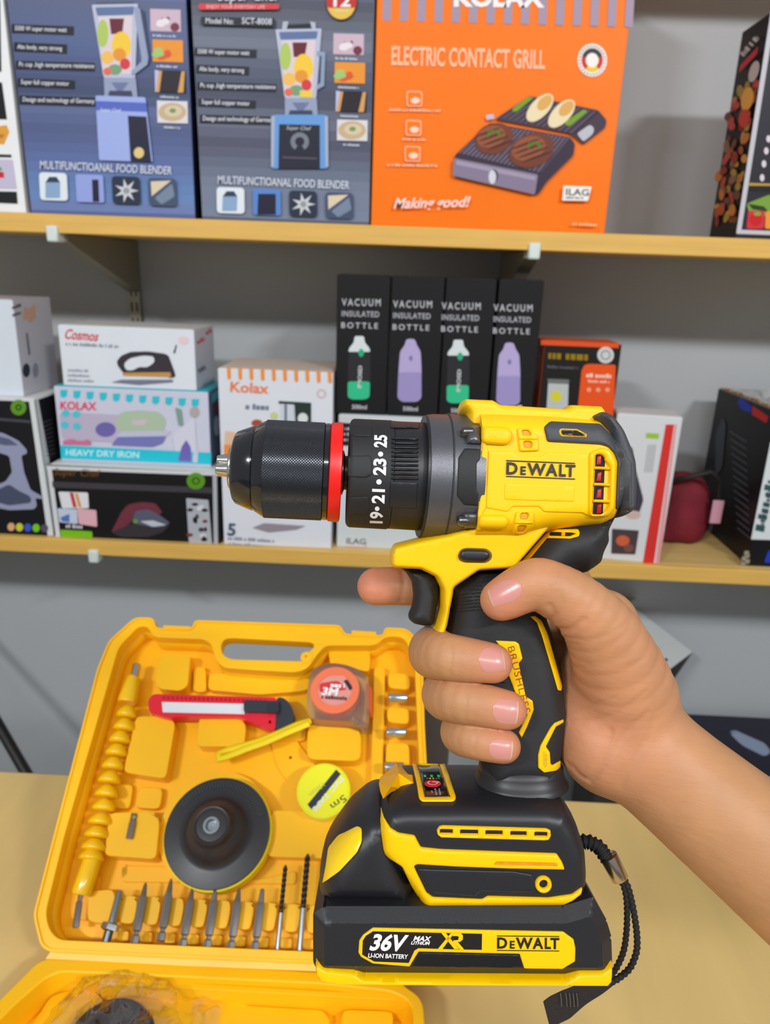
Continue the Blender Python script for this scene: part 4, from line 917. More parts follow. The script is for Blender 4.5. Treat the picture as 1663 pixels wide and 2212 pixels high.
mb = MB(); prism(mb, [rounded(cpoly([(529, 1516), (604, 1518), (604, 1542), (528, 1541)], h1), 0.002)], CF.P, h1, h1+0.005, m_kb); sl = mb.build('slider', kn, bevel=0.001)
mb = MB()
for i in range(5): 
    x = 576+i*5.5; prism(mb, [cpoly([(x, 1519), (x+2.5, 1519), (x+2.5, 1541), (x, 1541)], h1+0.005)], CF.P, h1+0.004, h1+0.0058, m_kb)
tag(mb.build('slider_ridges', sl), kind='stuff')
mb = MB(); prism(mb, [rounded(cpoly([(598, 1506), (614, 1508), (628, 1522), (636, 1544), (632, 1562), (612, 1576), (594, 1578)], h1), 0.004, 3)], CF.P, h0, h1+0.0006, m_kb); mb.build('end_cap', kn, bevel=0.0015)
# tape measure
tm = thing('tape_measure', onc(735, 1500, -0.02), 'clear plastic tape measure with orange reel in the case', 'tape measure')
m_clear = mat('clear_plastic', (236, 232, 228), 0.08, trans=0.92, ior=1.45)
mb = MB(); prism(mb, [rounded(cpoly([(668, 1480), (676, 1458), (694, 1446), (720, 1441), (752, 1446), (780, 1458), (796, 1474), (800, 1520), (797, 1560), (790, 1574), (760, 1566), (700, 1564), (668, 1560), (665, 1520)], -0.004), 0.008, 3)], CF.P, -0.02, 0.006, m_clear); mb.build('housing', tm, bevel=0.0025, seg=3)
oc = cpoly([(724, 1494)], 0.004)[0]; ro = 0.5*(cpoly([(777, 1494)], 0.004)[0][0]-cpoly([(672, 1494)], 0.004)[0][0])
m_org = mat('reel_orange', (240, 120, 80), 0.25, coat=0.5); 
def ell(c, rx, ry, n=36): return [(c[0]+rx*math.cos(2*math.pi*k/n), c[1]+ry*math.sin(2*math.pi*k/n)) for k in range(n)]
mb = MB(); prism(mb, [ell(oc, ro, ro*1.0), ell(oc, ro*0.72, ro*0.66)], CF.P, -0.016, 0.0085, m_org); mb.build('reel_ring', tm, bevel=0.0015, seg=3)
mb = MB(); prism(mb, [ell(oc, ro*0.74, ro*0.68)], CF.P, -0.014, 0.0072, mat('reel_label', (226, 150, 140), 0.12, coat=0.6)); lb = mb.build('reel_label', tm)
p = Print(CF, lift=0.0074); p.poly((206, 60, 60), [(690, 1476), (730, 1470), (750, 1490), (690, 1496)], r=0.003); p.text((240, 240, 240), '3M', 694, 1500, 728, 1502, 16, bold=0.03, shear=0.2); p.bars((60, 50, 50), 694, 1509, 756, 1513, 8); p.poly((50, 46, 60), [(742, 1470), (750, 1468), (762, 1486), (756, 1492)], r=0.001); p.bars((240, 240, 240), 714, 1484, 744, 1486, 9); p.build(lb, 'label_print')
mb = MB(); prism(mb, [rounded(cpoly([(790, 1478), (804, 1488), (803, 1540), (792, 1536)], -0.004), 0.003)], CF.P, -0.018, -0.002, mat('lock_orange', (244, 110, 20), 0.35)); mb.build('lock_button', tm, bevel=0.001)
mb = MB(); mb.tube([onc(762, 1556, 0.0), onc(790, 1570, 0.002)], 0.003, m_clear, 10); mb.build('strap_lug', tm, smooth=50)
mb = MB(); pts = [onc(672, 1556, -0.002), onc(640, 1566, -0.0035), onc(600, 1584, -0.005), (onc(560, 1600, -0.008)), onc(520, 1612, -0.012), onc(490, 1620, -0.014), onc(472, 1628, -0.012), onc(474, 1640, -0.010), onc(492, 1634, -0.011), onc(530, 1618, -0.009), onc(575, 1602, -0.005), onc(620, 1582, -0.002), onc(668, 1562, 0.001)]
mb.tube(pts, 0.0024, mat('strap_yellow', (244, 214, 0), 0.6, bump=0.3, bscale=900), 8, flat=((0, 0, 1), 1.5)); mb.build('wrist_strap', tm, smooth=60)
# insulating tape roll
tp = thing('tape_roll', onc(698, 1710, -0.02), 'yellow-green insulating tape roll below the tape measure', 'tape')
tc_ = cpoly([(698, 1706)], 0.0)[0]; rt = 0.5*(cpoly([(757, 1706)], 0.0)[0][0]-cpoly([(641, 1706)], 0.0)[0][0])
m_ty = mat('tape_lime', (226, 226, 16), 0.25, coat=0.4)
mb = MB(); prism(mb, [circ(tc_, rt, 48)], CF.P, -0.017, -0.002, m_ty); mb.build('tape_body', tp, bevel=0.0012)
mb = MB(); prism(mb, [circ(tc_, rt*0.93, 48)], CF.P, -0.002, -0.0014, mat('label_lime', (236, 232, 40), 0.12, coat=0.5)); lb = mb.build('paper_label', tp)
p = Print(CF, lift=-0.0013); p.poly((52, 56, 66), [(664, 1738), (726, 1662), (736, 1672), (674, 1750)])
p.text((220, 224, 226), 'PVC TAPE', 735, 1676, 673, 1748, 11, bold=0.02); p.text((70, 76, 40), '5m', 742, 1716, 712, 1738, 15, bold=0.0); p.text((190, 196, 90), '15mm', 696, 1690, 666, 1714, 10); p.build(lb, 'label_print')
# sanding pad
sp = thing('sanding_pad', onc(465, 1790, -0.02), 'black rubber sanding backing pad with yellow rim in the case', 'sanding pad')
pc = cpoly([(468, 1796)], -0.006)[0]; rp = 0.5*(cpoly([(583, 1796)], -0.006)[0][0]-cpoly([(357, 1796)], -0.006)[0][0])
m_rub = mat('pad_rubber', (44, 44, 48), 0.38, bump=0.06, bscale=400)
def lathe_c(c, prof, m, name, par, n=64, sm=40):
    mb = MB(); vs = [CF.P(c[0]+r*math.cos(2*math.pi*k/n), c[1]+r*math.sin(2*math.pi*k/n), h) for r, h in prof for k in range(n)]
    mb.add(vs, [(i*n+k, i*n+(k+1) % n, (i+1)*n+(k+1) % n, (i+1)*n+k) for i in range(len(prof)-1) for k in range(n)], m)
    return mb.build(name, par, smooth=sm)
lathe_c(pc, [(0.0, -0.0235), (rp*1.0, -0.0235), (rp*1.035, -0.022), (rp*1.035, -0.0095), (rp*1.0, -0.0085), (0, -0.0085)], mat('pad_yellow', (244, 226, 20), 0.5), 'hook_layer', sp)
lathe_c(pc, [(0, -0.0085), (rp, -0.0085), (rp*1.01, -0.0075), (rp, -0.0062), (rp*0.72, -0.0052), (rp*0.66, -0.0046), (rp*0.61, -0.003), (rp*0.56, 0.0005), (rp*0.51, 0.004), (rp*0.45, 0.0068), (rp*0.40, 0.0086), (rp*0.37, 0.0105), (rp*0.355, 0.0145), (rp*0.33, 0.0158), (rp*0.30, 0.0155), (rp*0.28, 0.0145), (rp*0.2, 0.0148), (rp*0.15, 0.0148), (rp*0.14, 0.012), (0.0, 0.012)], m_rub, 'rubber_body', sp)
lathe_c(pc, [(rp*0.15, 0.0145), (rp*0.15, 0.0156), (rp*0.11, 0.0156), (rp*0.085, 0.0125), (rp*0.085, 0.0122), (0, 0.0121)], m_zinc, 'threaded_insert', sp)
mb = MB()
for k in range(36):
    a = math.radians(20+k*3.6); V, Fc = glyphs('I', 0.0)
    if len(V) == 0: continue
    rr_ = rp*0.86
    vs = []
    for x, y in V*0.0075:
        an = a-(x-0.0028)/rr_; r2 = rr_+y-0.002; vs.append(CF.P(pc[0]+r2*math.cos(an), pc[1]+r2*math.sin(an), -0.0048))
    mb.add(vs, Fc, mat('pad_embossed', (58, 58, 62), 0.5))
mb.build('embossed_text', sp)
# screwdriver bits
tops = [(315, 1906), (370, 1898), (416, 1916), (466, 1916), (517, 1918), (567, 1920)]
bots = [(290, 2040), (347, 2034), (394, 2048), (447, 2050), (498, 2053), (550, 2054)]
bl_ = ['grey screwdriver bit beside the threaded arbor', 'grey screwdriver bit sitting highest in the row', 'grey screwdriver bit, third in the row', 'grey screwdriver bit, fourth in the row', 'grey screwdriver bit, fifth in the row', 'grey screwdriver bit beside the thinner twist drill']
def bit(t, b, label, tip):
    o = thing('screwdriver_bit', onc(*b, -0.014), label, 'bit', 'screwdriver bits in the case')
    mb = MB(); k = mm(1, 1980); d = lambda f: (t[0]+(b[0]-t[0])*f, t[1]+(b[1]-t[1])*f)
    prof = [(0.22, 7.0), (0.28, 9.5), (0.72, 9.5), (0.77, 9.0), (0.80, 5.6), (0.84, 5.6), (0.87, 9.5), (0.98, 9.5), (1.0, 8.0)]
    rod(mb, [(*d(f), -0.010, r*k) for f, r in prof], m_bit, 6); mb.build('hex_shank', o, smooth=25)
    mb = MB(); rod(mb, [(*d(f), -0.010, r*k) for f, r in ([(0.0, 1.4), (0.05, 4.0), (0.12, 5.4), (0.22, 7.2)] if tip else [(0.0, 3.4), (0.02, 4.6), (0.10, 5.6), (0.22, 7.2)])], m_bit, 4 if tip else 8); mb.build('tip', o, smooth=25)
for i in range(6): bit(tops[i], bots[i], bl_[i], i in (0, 1, 2, 4))
o = thing('screwdriver_bit', onc(283, 1790, -0.008), 'short dark bit standing alone in its block beside the sanding pad', 'bit', 'screwdriver bits in the case')
mb = MB(); k = mm(1, 1790); rod(mb, [(291, 1757, -0.010, 3*k), (289, 1763, -0.010, 6*k), (288, 1770, -0.010, 4*k), (286, 1778, -0.010, 7.5*k), (279, 1812, -0.010, 7.5*k)], m_bit, 6); mb.build('hex_shank', o, smooth=25)
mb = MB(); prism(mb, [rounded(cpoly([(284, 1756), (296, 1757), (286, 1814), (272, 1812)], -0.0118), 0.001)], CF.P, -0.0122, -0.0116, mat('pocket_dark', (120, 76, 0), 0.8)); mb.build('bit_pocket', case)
# threaded arbor
ar = thing('threaded_arbor', onc(240, 1990, -0.014), 'silver threaded arbor with nut beside the flexible shaft', 'arbor')
mb = MB(); k = mm(1, 1990); rod(mb, [(259, 1924, -0.010, 5.5*k), (258, 1928, -0.010, 7.5*k), (241, 1996, -0.010, 8.5*k)], m_zinc, 16); mb.build('shaft', ar, smooth=40)
mb = MB(); rod(mb, [(242, 1994, -0.010, 12*k), (241.4, 1996, -0.010, 19*k), (236, 2008, -0.010, 20*k), (235.5, 2010, -0.010, 13*k)], m_zinc, 6); mb.build('hex_nut', ar, smooth=25)
mb = MB(); th = []
for i in range(19): th.append((236-i*0.55, 2010+i*1.9, -0.010, (10.5 if i % 2 else 8.8)*k))
rod(mb, th, m_zinc, 16); mb.build('thread', ar, smooth=30)
# twist drills
def twist(t, b, label, r):
    o = thing('twist_drill', onc(*b, -0.014), label, 'drill bit', 'twist drills in the case')
    k = mm(1, 1960); A = onc(*t, -0.008); B = onc(*b, -0.011); f = 0.56
    C = A+(B-A)*f
    mb = MB(); mb.tube([C, B], [r*k*0.95]*2, m_zinc, 14); mb.build('shank', o, smooth=40)
    mb = MB(); ax = (C-A); L_ = np.linalg.norm(ax); ax /= L_; e1 = np.cross(ax, CF.n); e1 /= np.linalg.norm(e1); e2 = np.cross(ax, e1)
    n, m_ = 12, 70; vs = []
    for i in range(m_):
        s_ = i/(m_-1); tw = s_*2*math.pi*4.5; rad = r*k*min(1.0, 0.15+s_*14)
        for q in range(n):
            a = 2*math.pi*q/n; rr_ = rad*(0.62+0.38*abs(math.cos(a))**0.6); p_ = rr_*np.array([math.cos(a), math.sin(a)*1.0])
            c_, s2 = math.cos(tw), math.sin(tw); vs.append(A+ax*L_*s_+e1*(p_[0]*c_-p_[1]*s2)+e2*(p_[0]*s2+p_[1]*c_))
    mb.add(vs, [(i*n+q, i*n+(q+1) % n, (i+1)*n+(q+1) % n, (i+1)*n+q) for i in range(m_-1) for q in range(n)], mat('twist_steel', (70, 62, 58), 0.35, metal=0.8)); mb.build('flutes', o, smooth=50)
twist((617, 1868), (598, 2058), 'thinner twist drill bit beside the screwdriver bits', 5.2)
twist((665, 1844), (646, 2060), 'thicker twist drill bit beside the drill battery', 6.6)
# sockets
sk = [((838, 1507), (880, 1508), 'chrome nut driver socket nearest the case handle'), ((834, 1582), (877, 1582), 'chrome nut driver socket, lower of the two in full view'), ((830, 1657), (872, 1658), 'chrome nut driver socket half hidden behind the drill foot')]
for a, b, lab in sk:
    o = thing('socket', onc(*a, -0.012), lab, 'socket', 'nut driver sockets in the case'); k = mm(1, 1550)
    mb = MB(); rod(mb, [(a[0], a[1], -0.006, 8*k), (a[0]+2, a[1], -0.006, 10.5*k), (b[0]-2, b[1], -0.006, 10.5*k), (b[0], b[1], -0.006, 9*k)], m_chrome, 20); mb.build('barrel', o, smooth=40)
    mb = MB(); rod(mb, [(b[0]-0.5, b[1], -0.006, 6*k), (b[0]+0.6, b[1], -0.006, 6*k)], mat('socket_dark', (40, 40, 44), 0.5), 6); mb.build('hex_recess', o)
# cup brush in a clear bag, lying in the lid
br = thing('cup_brush', LF.W(250, 2212, LFZ+0.02), 'dark bristle brush in the case lid', 'brush')
Cb = LF.W(240, 2270, LFZ+0.006); rb = 0.028
mb = MB(); rr = random.Random(5); mbr = mat('bristles', (40, 26, 22), 0.6)
n = 90
for ring in range(9):
    rad = rb*(ring+1)/9.0; cnt = int(14+ring*26)
    for k_ in range(cnt):
        a = 2*math.pi*(k_+rr.random()*0.6)/cnt; base = Cb+np.array([rad*math.cos(a), rad*math.sin(a)*0.9, 0.0]); tip = base+np.array([0.0025*math.cos(a), 0.0025*math.sin(a), 0.020+0.002*rr.random()-0.006*(ring/9.0)**2])
        e = np.array([0.0008, 0, 0]); f2 = np.array([0, 0.0008, 0]); mb.add([base-e, base+e, base+f2, tip], [(0, 1, 3), (1, 2, 3), (2, 0, 3)], mbr)
tag(mb.build('bristles', br), kind='stuff')
mb = MB(); mb.tube([Cb-np.array([0, 0, 0.003]), Cb+np.array([0, 0, 0.016])], [rb*1.0, rb*0.96], mat('brush_core', (46, 30, 26), 0.8), 28); mb.build('brush_core', br, smooth=40)
cello = bpy.data.materials.new('cellophane'); cello.use_nodes = True; _n = cello.node_tree; _n.nodes.remove(_n.nodes['Principled BSDF'])
_tr = _n.nodes.new('ShaderNodeBsdfTransparent'); _gl = _n.nodes.new('ShaderNodeBsdfGlossy'); _gl.inputs['Roughness'].default_value = 0.08; _lf = _n.nodes.new('ShaderNodeLayerWeight'); _lf.inputs['Blend'].default_value = 0.35; _lw = _n.nodes.new('ShaderNodeMath'); _lw.operation = 'MULTIPLY_ADD'; _lw.inputs[1].default_value = 0.6; _lw.inputs[2].default_value = 0.10; _n.links.new(_lf.outputs['Facing'], _lw.inputs[0])
_mx = _n.nodes.new('ShaderNodeMixShader'); _n.links.new(_lw.outputs[0], _mx.inputs[0]); _n.links.new(_tr.outputs[0], _mx.inputs[1]); _n.links.new(_gl.outputs[0], _mx.inputs[2]); _n.links.new(_mx.outputs[0], _n.nodes['Material Output'].inputs[0])
bagp = thing('plastic_bag', LF.W(340, 2200, LFZ+0.01), 'crumpled clear plastic bag over the brush in the case lid', 'bag')
mb = MB(); GX, GY = 46, 30; rr = random.Random(11)
ph = [(rr.uniform(40, 260), rr.uniform(40, 260), rr.uniform(0, 6.3)) for _ in range(9)]
a0_, b0_ = LF.ab(120, 2225, LFZ); a1_, b1_ = LF.ab(500, 2120, LFZ)
vs = []
for i in range(GX):
    for j in range(GY):
        a = a0_+(a1_-a0_)*i/(GX-1); b = -0.165+(b1_+0.165)*j/(GY-1)
        w3 = sum(math.sin(p0*a*2+p1*b*2+p2) for p0, p1, p2 in ph)/5
        q = LF.P(a, b, 0); d2 = math.hypot(q[0]-Cb[0], q[1]-Cb[1])
        edge = min(1, 6*min(i, GX-1-i)/(GX-1)+0.15)*min(1, 5*min(j, GY-1-j)/(GY-1)+0.15)
        hgt = 0.0095+0.024*max(0, 1-(d2/0.055)**2)**0.5*1.1+0.010*abs(w3)*edge
        vs.append(LF.P(a+0.002*w3, b, LFZ+hgt))
mb.add(vs, [(i*GY+j, (i+1)*GY+j, (i+1)*GY+j+1, i*GY+j+1) for i in range(GX-1) for j in range(GY-1)], cello)
mb.build('film', bagp, smooth=70)
# box that props the tray from behind
zt0 = ZT
pb = thing('prop_box', (0.02, 0.60, ZT), 'dark grey box propping up the back of the yellow tool case', 'box')
bk = CF.P(0, 0.21, -0.0435); xr_ = float(onc(945, 1600, -0.05)[0])
zz = float(bk[2])-0.002; yb_ = float(bk[1])
mb = MB(); mb.box((xr_-0.07, yb_, ZT+0.0005), (xr_+0.014, yb_+0.10, zz), mat('prop_card', (74, 72, 72), 0.6, var=0.1, vscale=20)); mb.build('body', pb, bevel=0.002)
mb = MB(); mb.box((xr_-0.068, yb_+0.002, zz), (xr_+0.012, yb_+0.06, zz+0.001), mat('prop_card', (74, 72, 72), 0.6)); mb.build('top_flap', pb)
# ------------------------------------------------------------------ cordless drill
DD = 0.30; SS = DD/FPX
def dw(u, v, w): return CAM+FW*(DD-w*SS)+RT*((u-CX)*SS)-UP*((v-CY)*SS)
def dwa(U, V, Wd):
    U, V, Wd = [np.asarray(q, float) for q in (U, V, Wd)]
    return CAM[None]+FW[None]*(DD-Wd*SS)[:, None]+RT[None]*((U-CX)*SS)[:, None]-UP[None]*((V-CY)*SS)[:, None]
def uvp(px, py, w): k = 1-w/FPX; return (CX+(px-CX)*k, CY+(py-CY)*k)
def zc_(x0, y0, s): return lambda pts: [(x0+s*a, y0+s*b) for a, b in pts]
Z2 = zc_(900, 850, 0.30066); Z3 = zc_(750, 1150, 0.42093); Z4 = zc_(660, 1620, 0.45701); Zd = zc_(760, 1620, 0.16837); Zb = zc_(760, 1960, 0.30066); Zg = zc_(1040, 1360, 0.15373); Z1 = zc_(450, 850, 0.3608)
drill = thing('cordless_drill', dw(1000, 2040, 0), 'yellow and black cordless drill held in the hand', 'drill')
m_dy = mat('drill_yellow', (248, 193, 0), 0.42, bump=0.10, bscale=2200, spec=0.35)
m_dys = mat('drill_yellow_gloss', (248, 193, 0), 0.3, spec=0.35)
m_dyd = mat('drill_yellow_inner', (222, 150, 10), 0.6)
m_rb = mat('grip_rubber', (28, 28, 30), 0.62, bump=0.14, bscale=4500)
m_bk = mat('drill_black', (30, 30, 34), 0.40, bump=0.10, bscale=4500)
m_gr = mat('grey_overmould', (62, 63, 68), 0.55, bump=0.25, bscale=4000)
m_gear = mat('gearcase_grey', (108, 108, 114), 0.34, metal=0.75, bump=0.2, bscale=4000)
m_hole = mat('opening_shade', (8, 8, 9), 0.8)  # shade inside vents and screw hole, put in as flat black patches
m_white = mat('print_white', (236, 238, 240), 0.5)
m_ring = mat('ring_red', (226, 22, 18), 0.38)
class Pillow:
    """rounded solid with a measured outline: half thickness Wt, edge rounding R, roundness p"""
    def __init__(s, poly, Wt, R, p=2.2, w0=0.0, rc=8, cham=False):
        s.cham = cham
        s.poly = np.array(rounded(poly, rc, 4)) if rc else np.array(poly, float); s.Wt = Wt; s.R = R; s.p = p; s.w0 = w0
    def w_guess(s): return 85.0 if callable(s.Wt) else s.Wt
    def height(s, P):
        P = np.asarray(P, float); d = seg_dist(P, s.poly); t = np.clip(d/s.R, 0, 1)
        Wt = s.Wt(P) if callable(s.Wt) else s.Wt
        if s.cham: return s.w0+np.where(inside(P, [s.poly]) | (d < 2.0), Wt-s.R*0.8*(1-t), 0.0)
        return s.w0+np.where(inside(P, [s.poly]), Wt*(1-(1-t)**s.p)**(1/s.p), 0.0)
    def build(s, name, m, step=9, parent=None, sub=None):
        B = resample(s.poly, step*0.7)
        T = np.roll(B, -1, 0)-np.roll(B, 1, 0); T /= np.linalg.norm(T, axis=1)[:, None]+1e-9
        Nn = np.stack([-T[:, 1], T[:, 0]], 1)*np.sign(area2(s.poly))
        ex = []
        for f in (0.012, 0.05, 0.12, 0.22, 0.36, 0.54, 0.76, 1.0):
            q = B+Nn*s.R*f; d = seg_dist(q, s.poly); ok = inside(q, [s.poly]) & (np.abs(d-s.R*f) < s.R*0.02+0.4)
            ex.append(q[ok])
        lo, hi = s.poly.min(0), s.poly.max(0)
        gx, gy = np.meshgrid(np.arange(lo[0], hi[0], step), np.arange(lo[1], hi[1], step)); g = np.stack([gx.ravel(), gy.ravel()], 1)
        d = seg_dist(g, s.poly); g = g[inside(g, [s.poly]) & (d > s.R*0.9)]
        ex = np.concatenate(ex+[g])
        key = np.unique(np.round(ex/2.2).astype(int), axis=0, return_index=True)[1]; ex = ex[np.sort(key)]
        V, Tt = cdt([B], ex)
        h = s.height(V)-s.w0; db = seg_dist(V, s.poly); h[db < 0.05] = 0
        mb = MB(); n = len(V)
        F3 = dwa(V[:, 0], V[:, 1], s.w0+h); K3 = dwa(V[:, 0], V[:, 1], s.w0-h)
        mb.add(list(F3)+list(K3), [tuple(t) for t in Tt]+[tuple(i+n for i in t[::-1]) for t in Tt], m)
        o = mb.build(name, parent or drill); weld(o, 2e-6)
        o.data.polygons.foreach_set('use_smooth', [True]*len(o.data.polygons)); o.data.set_sharp_from_angle(angle=math.radians(24 if s.cham else 50))
        return o
def to_uv(pts, surf, h=0.0, it=16):
    P = np.asarray(pts, float); w0 = float(getattr(surf, '__self__', None).w_guess()) if hasattr(getattr(surf, '__self__', None), 'w_guess') else 118.0
    q = np.array([CX, CY])+(P-np.array([CX, CY]))*(1-w0/FPX)
    for _ in range(it):
        w = surf(q)+h; k = (1-w/FPX)[:, None]; q = 0.5*q+0.5*(np.array([CX, CY])+(P-np.array([CX, CY]))*k)
    return q
def patch(name, polys, surf, h, m, r=3.0, step=8, parent=None, depth=5.0, rc=3.0, prof=2.0, rough=False):
    """raised piece of shell following the surface below it; polys: outline and holes in photo pixels"""
    Q = []
    for k, pl in enumerate(polys):
        pl = rounded(pl, rc, 3) if rc else pl
        Q.append(to_uv(resample(pl, step*0.6), surf, h))
    ex = []
    for B in Q:
        T = np.roll(B, -1, 0)-np.roll(B, 1, 0); T /= np.linalg.norm(T, axis=1)[:, None]+1e-9
        Nn = np.stack([-T[:, 1], T[:, 0]], 1)
        for sg in (1, -1):
            for f in (0.15, 0.45, 1.0):
                q = B+Nn*sg*r*f; ok = inside(q, Q); dmin = np.min([seg_dist(q, b) for b in Q], axis=0); ok &= np.abs(dmin-r*f) < 0.35*r*f+0.1
                ex.append(q[ok])
    A = np.concatenate(Q); lo, hi = A.min(0), A.max(0)
    gx, gy = np.meshgrid(np.arange(lo[0], hi[0], step), np.arange(lo[1], hi[1], step)); g = np.stack([gx.ravel(), gy.ravel()], 1)
    if len(g):
        dm = np.min([seg_dist(g, b) for b in Q], axis=0); ex.append(g[inside(g, Q) & (dm > r*1.2)])
    ex = np.concatenate(ex) if ex else np.zeros((0, 2))
    if len(ex): ex = ex[np.sort(np.unique(np.round(ex/0.8).astype(int), axis=0, return_index=True)[1])]
    V, T = cdt(Q, ex)
    dm = np.min([seg_dist(V, b) for b in Q], axis=0); t = np.clip(dm/r, 0, 1)
    e0 = 0.25 if h > 0 else 1.0
    wv = surf(V)+h*(e0+(1-e0)*(1-(1-t)**prof)**(1/prof))
    mb = MB(); mb.add(list(dwa(V[:, 0], V[:, 1], wv)), T, m)
    for B in Q:
        n = len(B); wb = surf(B); a = dwa(B[:, 0], B[:, 1], wb+h*e0); b = dwa(B[:, 0], B[:, 1], wb-depth)
        mb.add(list(a)+list(b), [(i, (i+1) % n, n+(i+1) % n, n+i) for i in range(n)], m)
    o = mb.build(name, parent or drill); weld(o, 2e-6)
    o.data.polygons.foreach_set('use_smooth', [True]*len(o.data.polygons)); o.data.set_sharp_from_angle(angle=math.radians(38))
    return o
def stext(mb, txt, x0, y0, x1, y1, cap, surf, h, m, bold=0.0, shear=0.0, spacing=1.0, vdir=None, subdiv=None):
    V, Fc = glyphs(txt, bold, spacing); ref, _ = glyphs('H', bold, spacing); ch = ref[:, 1].max()
    L = math.hypot(x1-x0, y1-y0); ux, uy = (x1-x0)/L, (y1-y0)/L; vx, vy = vdir or (uy, -ux)
    xa, xb = V[:, 0].min(), V[:, 0].max(); t = (V[:, 0]-xa)/(xb-xa)*L; w = V[:, 1]/ch*cap; t = t+shear*w
    P = np.stack([x0+ux*t+vx*w, y0+uy*t+vy*w], 1); q = to_uv(P, surf, h)
    mb.add(list(dwa(q[:, 0], q[:, 1], surf(q)+h)), Fc, m)
def spoly(mb, pts, surf, h, m):
    q = to_uv(resample(pts, 12), surf, h); V, T = cdt([q]); mb.add(list(dwa(V[:, 0], V[:, 1], surf(V)+h)), T, m)
# ---- chuck, collar and gear case: turned about one axis
# the nose points a little towards the camera, so the axis leaves the picture plane
AXP = np.array([487.0, 1008.5])
def axis3(u):
    w = -0.072*(u-950.0); p = uvp(u, AXP[1]+0.05*(u-487.0), w); return np.array([p[0], p[1], w])
A0 = axis3(487.0); A3 = axis3(1050.0)-A0; A3 /= np.linalg.norm(A3)
EV = np.array([-A3[1], A3[0], 0.0]); EV /= np.linalg.norm(EV); EW = np.cross(A3, EV); EW *= np.sign(EW[2])
def rk(u): return 1+0.072*(u-950.0)/FPX
def lathe(name, prof, m, n=64, parent=None, smooth=35, a0=0.0, a1=2*math.pi, disp=None, off=(0, 0)):
    vs = []
    for i, (u, r) in enumerate(prof):
        c = axis3(u)+EV*off[0]+EW*off[1]; k_ = rk(u)
        for k in range(n):
            a = a0+(a1-a0)*k/n; rr_ = (r+(disp(u, a) if disp else 0.0))*k_
            vs.append(c+EV*rr_*math.sin(a)+EW*rr_*math.cos(a))
    A = np.array(vs); mb = MB(); fs = []
    for i in range(len(prof)-1):
        for k in range(n): fs.append((i*n+k, i*n+(k+1) % n, (i+1)*n+(k+1) % n, (i+1)*n+k))
    mb.add(list(dwa(A[:, 0], A[:, 1], A[:, 2])), fs, m)
    return mb.build(name, parent or drill, smooth=smooth)
def lsurf(prof):
    ts = np.array([(axis3(p[0])-A0) @ A3 for p in prof]); rs = np.array([p[1]*rk(p[0]) for p in prof])
    def f(P):
        P = np.asarray(P, float); t = P[:, 0]-A0[0]; hgt = np.zeros(len(P))
        for _ in range(5):
            r = np.interp(t, ts, rs); C = A0[None]+t[:, None]*A3[None]
            dv = (P[:, 1]-C[:, 1])/EV[1]; hgt = np.sqrt(np.maximum(r*r-dv*dv, 0.0))
            t = (P[:, 0]-A0[0]-hgt*EW[0]-dv*EV[0])/A3[0]
        return A0[2]+t*A3[2]+hgt*EW[2]
    return f
m_jaw = mat('jaw_steel', (206, 202, 196), 0.2, metal=1.0)
m_cb = mat('chuck_black', (30, 31, 36), 0.16, metal=0.4, coat=0.6)
m_kn = mat('knurl_black', (98, 100, 106), 0.24, metal=0.9)
ch = lathe('chuck_sleeve', [(503, 0), (503, 60), (506, 70), (512, 78), (546, 91), (549, 91.5), (551, 90), (554, 93), (571, 103), (575, 105)], m_cb, 96)
lathe('chuck_nose_ring', [(496, 30), (496, 44), (499, 48), (505, 49)], m_jaw, 48, parent=ch)
for k in range(3):
    a = math.radians(25+120*k)
    lathe('jaw', [(468, 0), (468, 9), (470, 11), (497, 15.5), (500, 15.5)], m_jaw, 14, parent=ch, off=(13.5*math.sin(a), 13.5*math.cos(a)), smooth=30)
lathe('jaw_core', [(478, 0), (478, 12), (500, 16)], mat('jaw_dark', (60, 52, 46), 0.4, metal=0.8), 16, parent=ch)
def kn(u, a):
    p = 6.0; y = a*110/(2*math.pi)
    x = (u-575)/p
    f1 = abs(((x+y) % 1.0)-0.5)*2; f2 = abs(((x-y) % 1.0)-0.5)*2
    return -3.2+3.2*min(f1, f2)
kp = [(575, 103)]+[(575+i*1.0, 106.4) for i in range(124)]+[(699.5, 102)]
lathe('knurled_grip', kp, m_kn, 660, parent=ch, smooth=12, disp=kn)
lathe('chuck_collar', [(699, 102), (700, 104), (709, 104.5), (711, 102), (711, 20)], m_cb, 80, parent=ch)
lathe('red_ring', [(711, 20), (711, 104), (713, 106.5), (732, 107.5), (736, 106), (737.5, 102), (737.5, 20)], m_ring, 96, parent=ch, smooth=40)
lathe('spindle', [(736, 48), (741, 48), (742, 44), (744, 37), (757, 36), (757, 0)], mat('spindle_steel', (90, 80, 72), 0.3, metal=0.9), 48, parent=ch)
cp_ = [(751, 20), (751, 108), (754, 114), (759, 117), (838, 117.5), (842, 116)]
col = lathe('torque_collar', cp_, m_rb, 96)
lathe('selector_ring', [(842, 112), (843, 116), (905, 116.5), (912, 115)], m_bk, 96, parent=col)
sC = lsurf([(751, 110), (759, 117), (842, 117), (843, 116.5), (912, 116.5)])
for i in range(10):                       # grip ribs of the selector
    y = 944+i*9.6
    patch('selector_rib', [[(846, y), (904, y+1), (904, y+6), (846, y+5)]], sC, 5, m_bk, r=2.5, step=12, parent=col, rc=1.5)
patch('selector_pad', [[(843, 908), (906, 914), (906, 924), (843, 924)]], sC, 4, m_bk, r=2, parent=col)
patch('selector_pad', [[(843, 1040), (902, 1042), (900, 1098), (842, 1096)]], sC, 3, m_bk, r=2, parent=col)
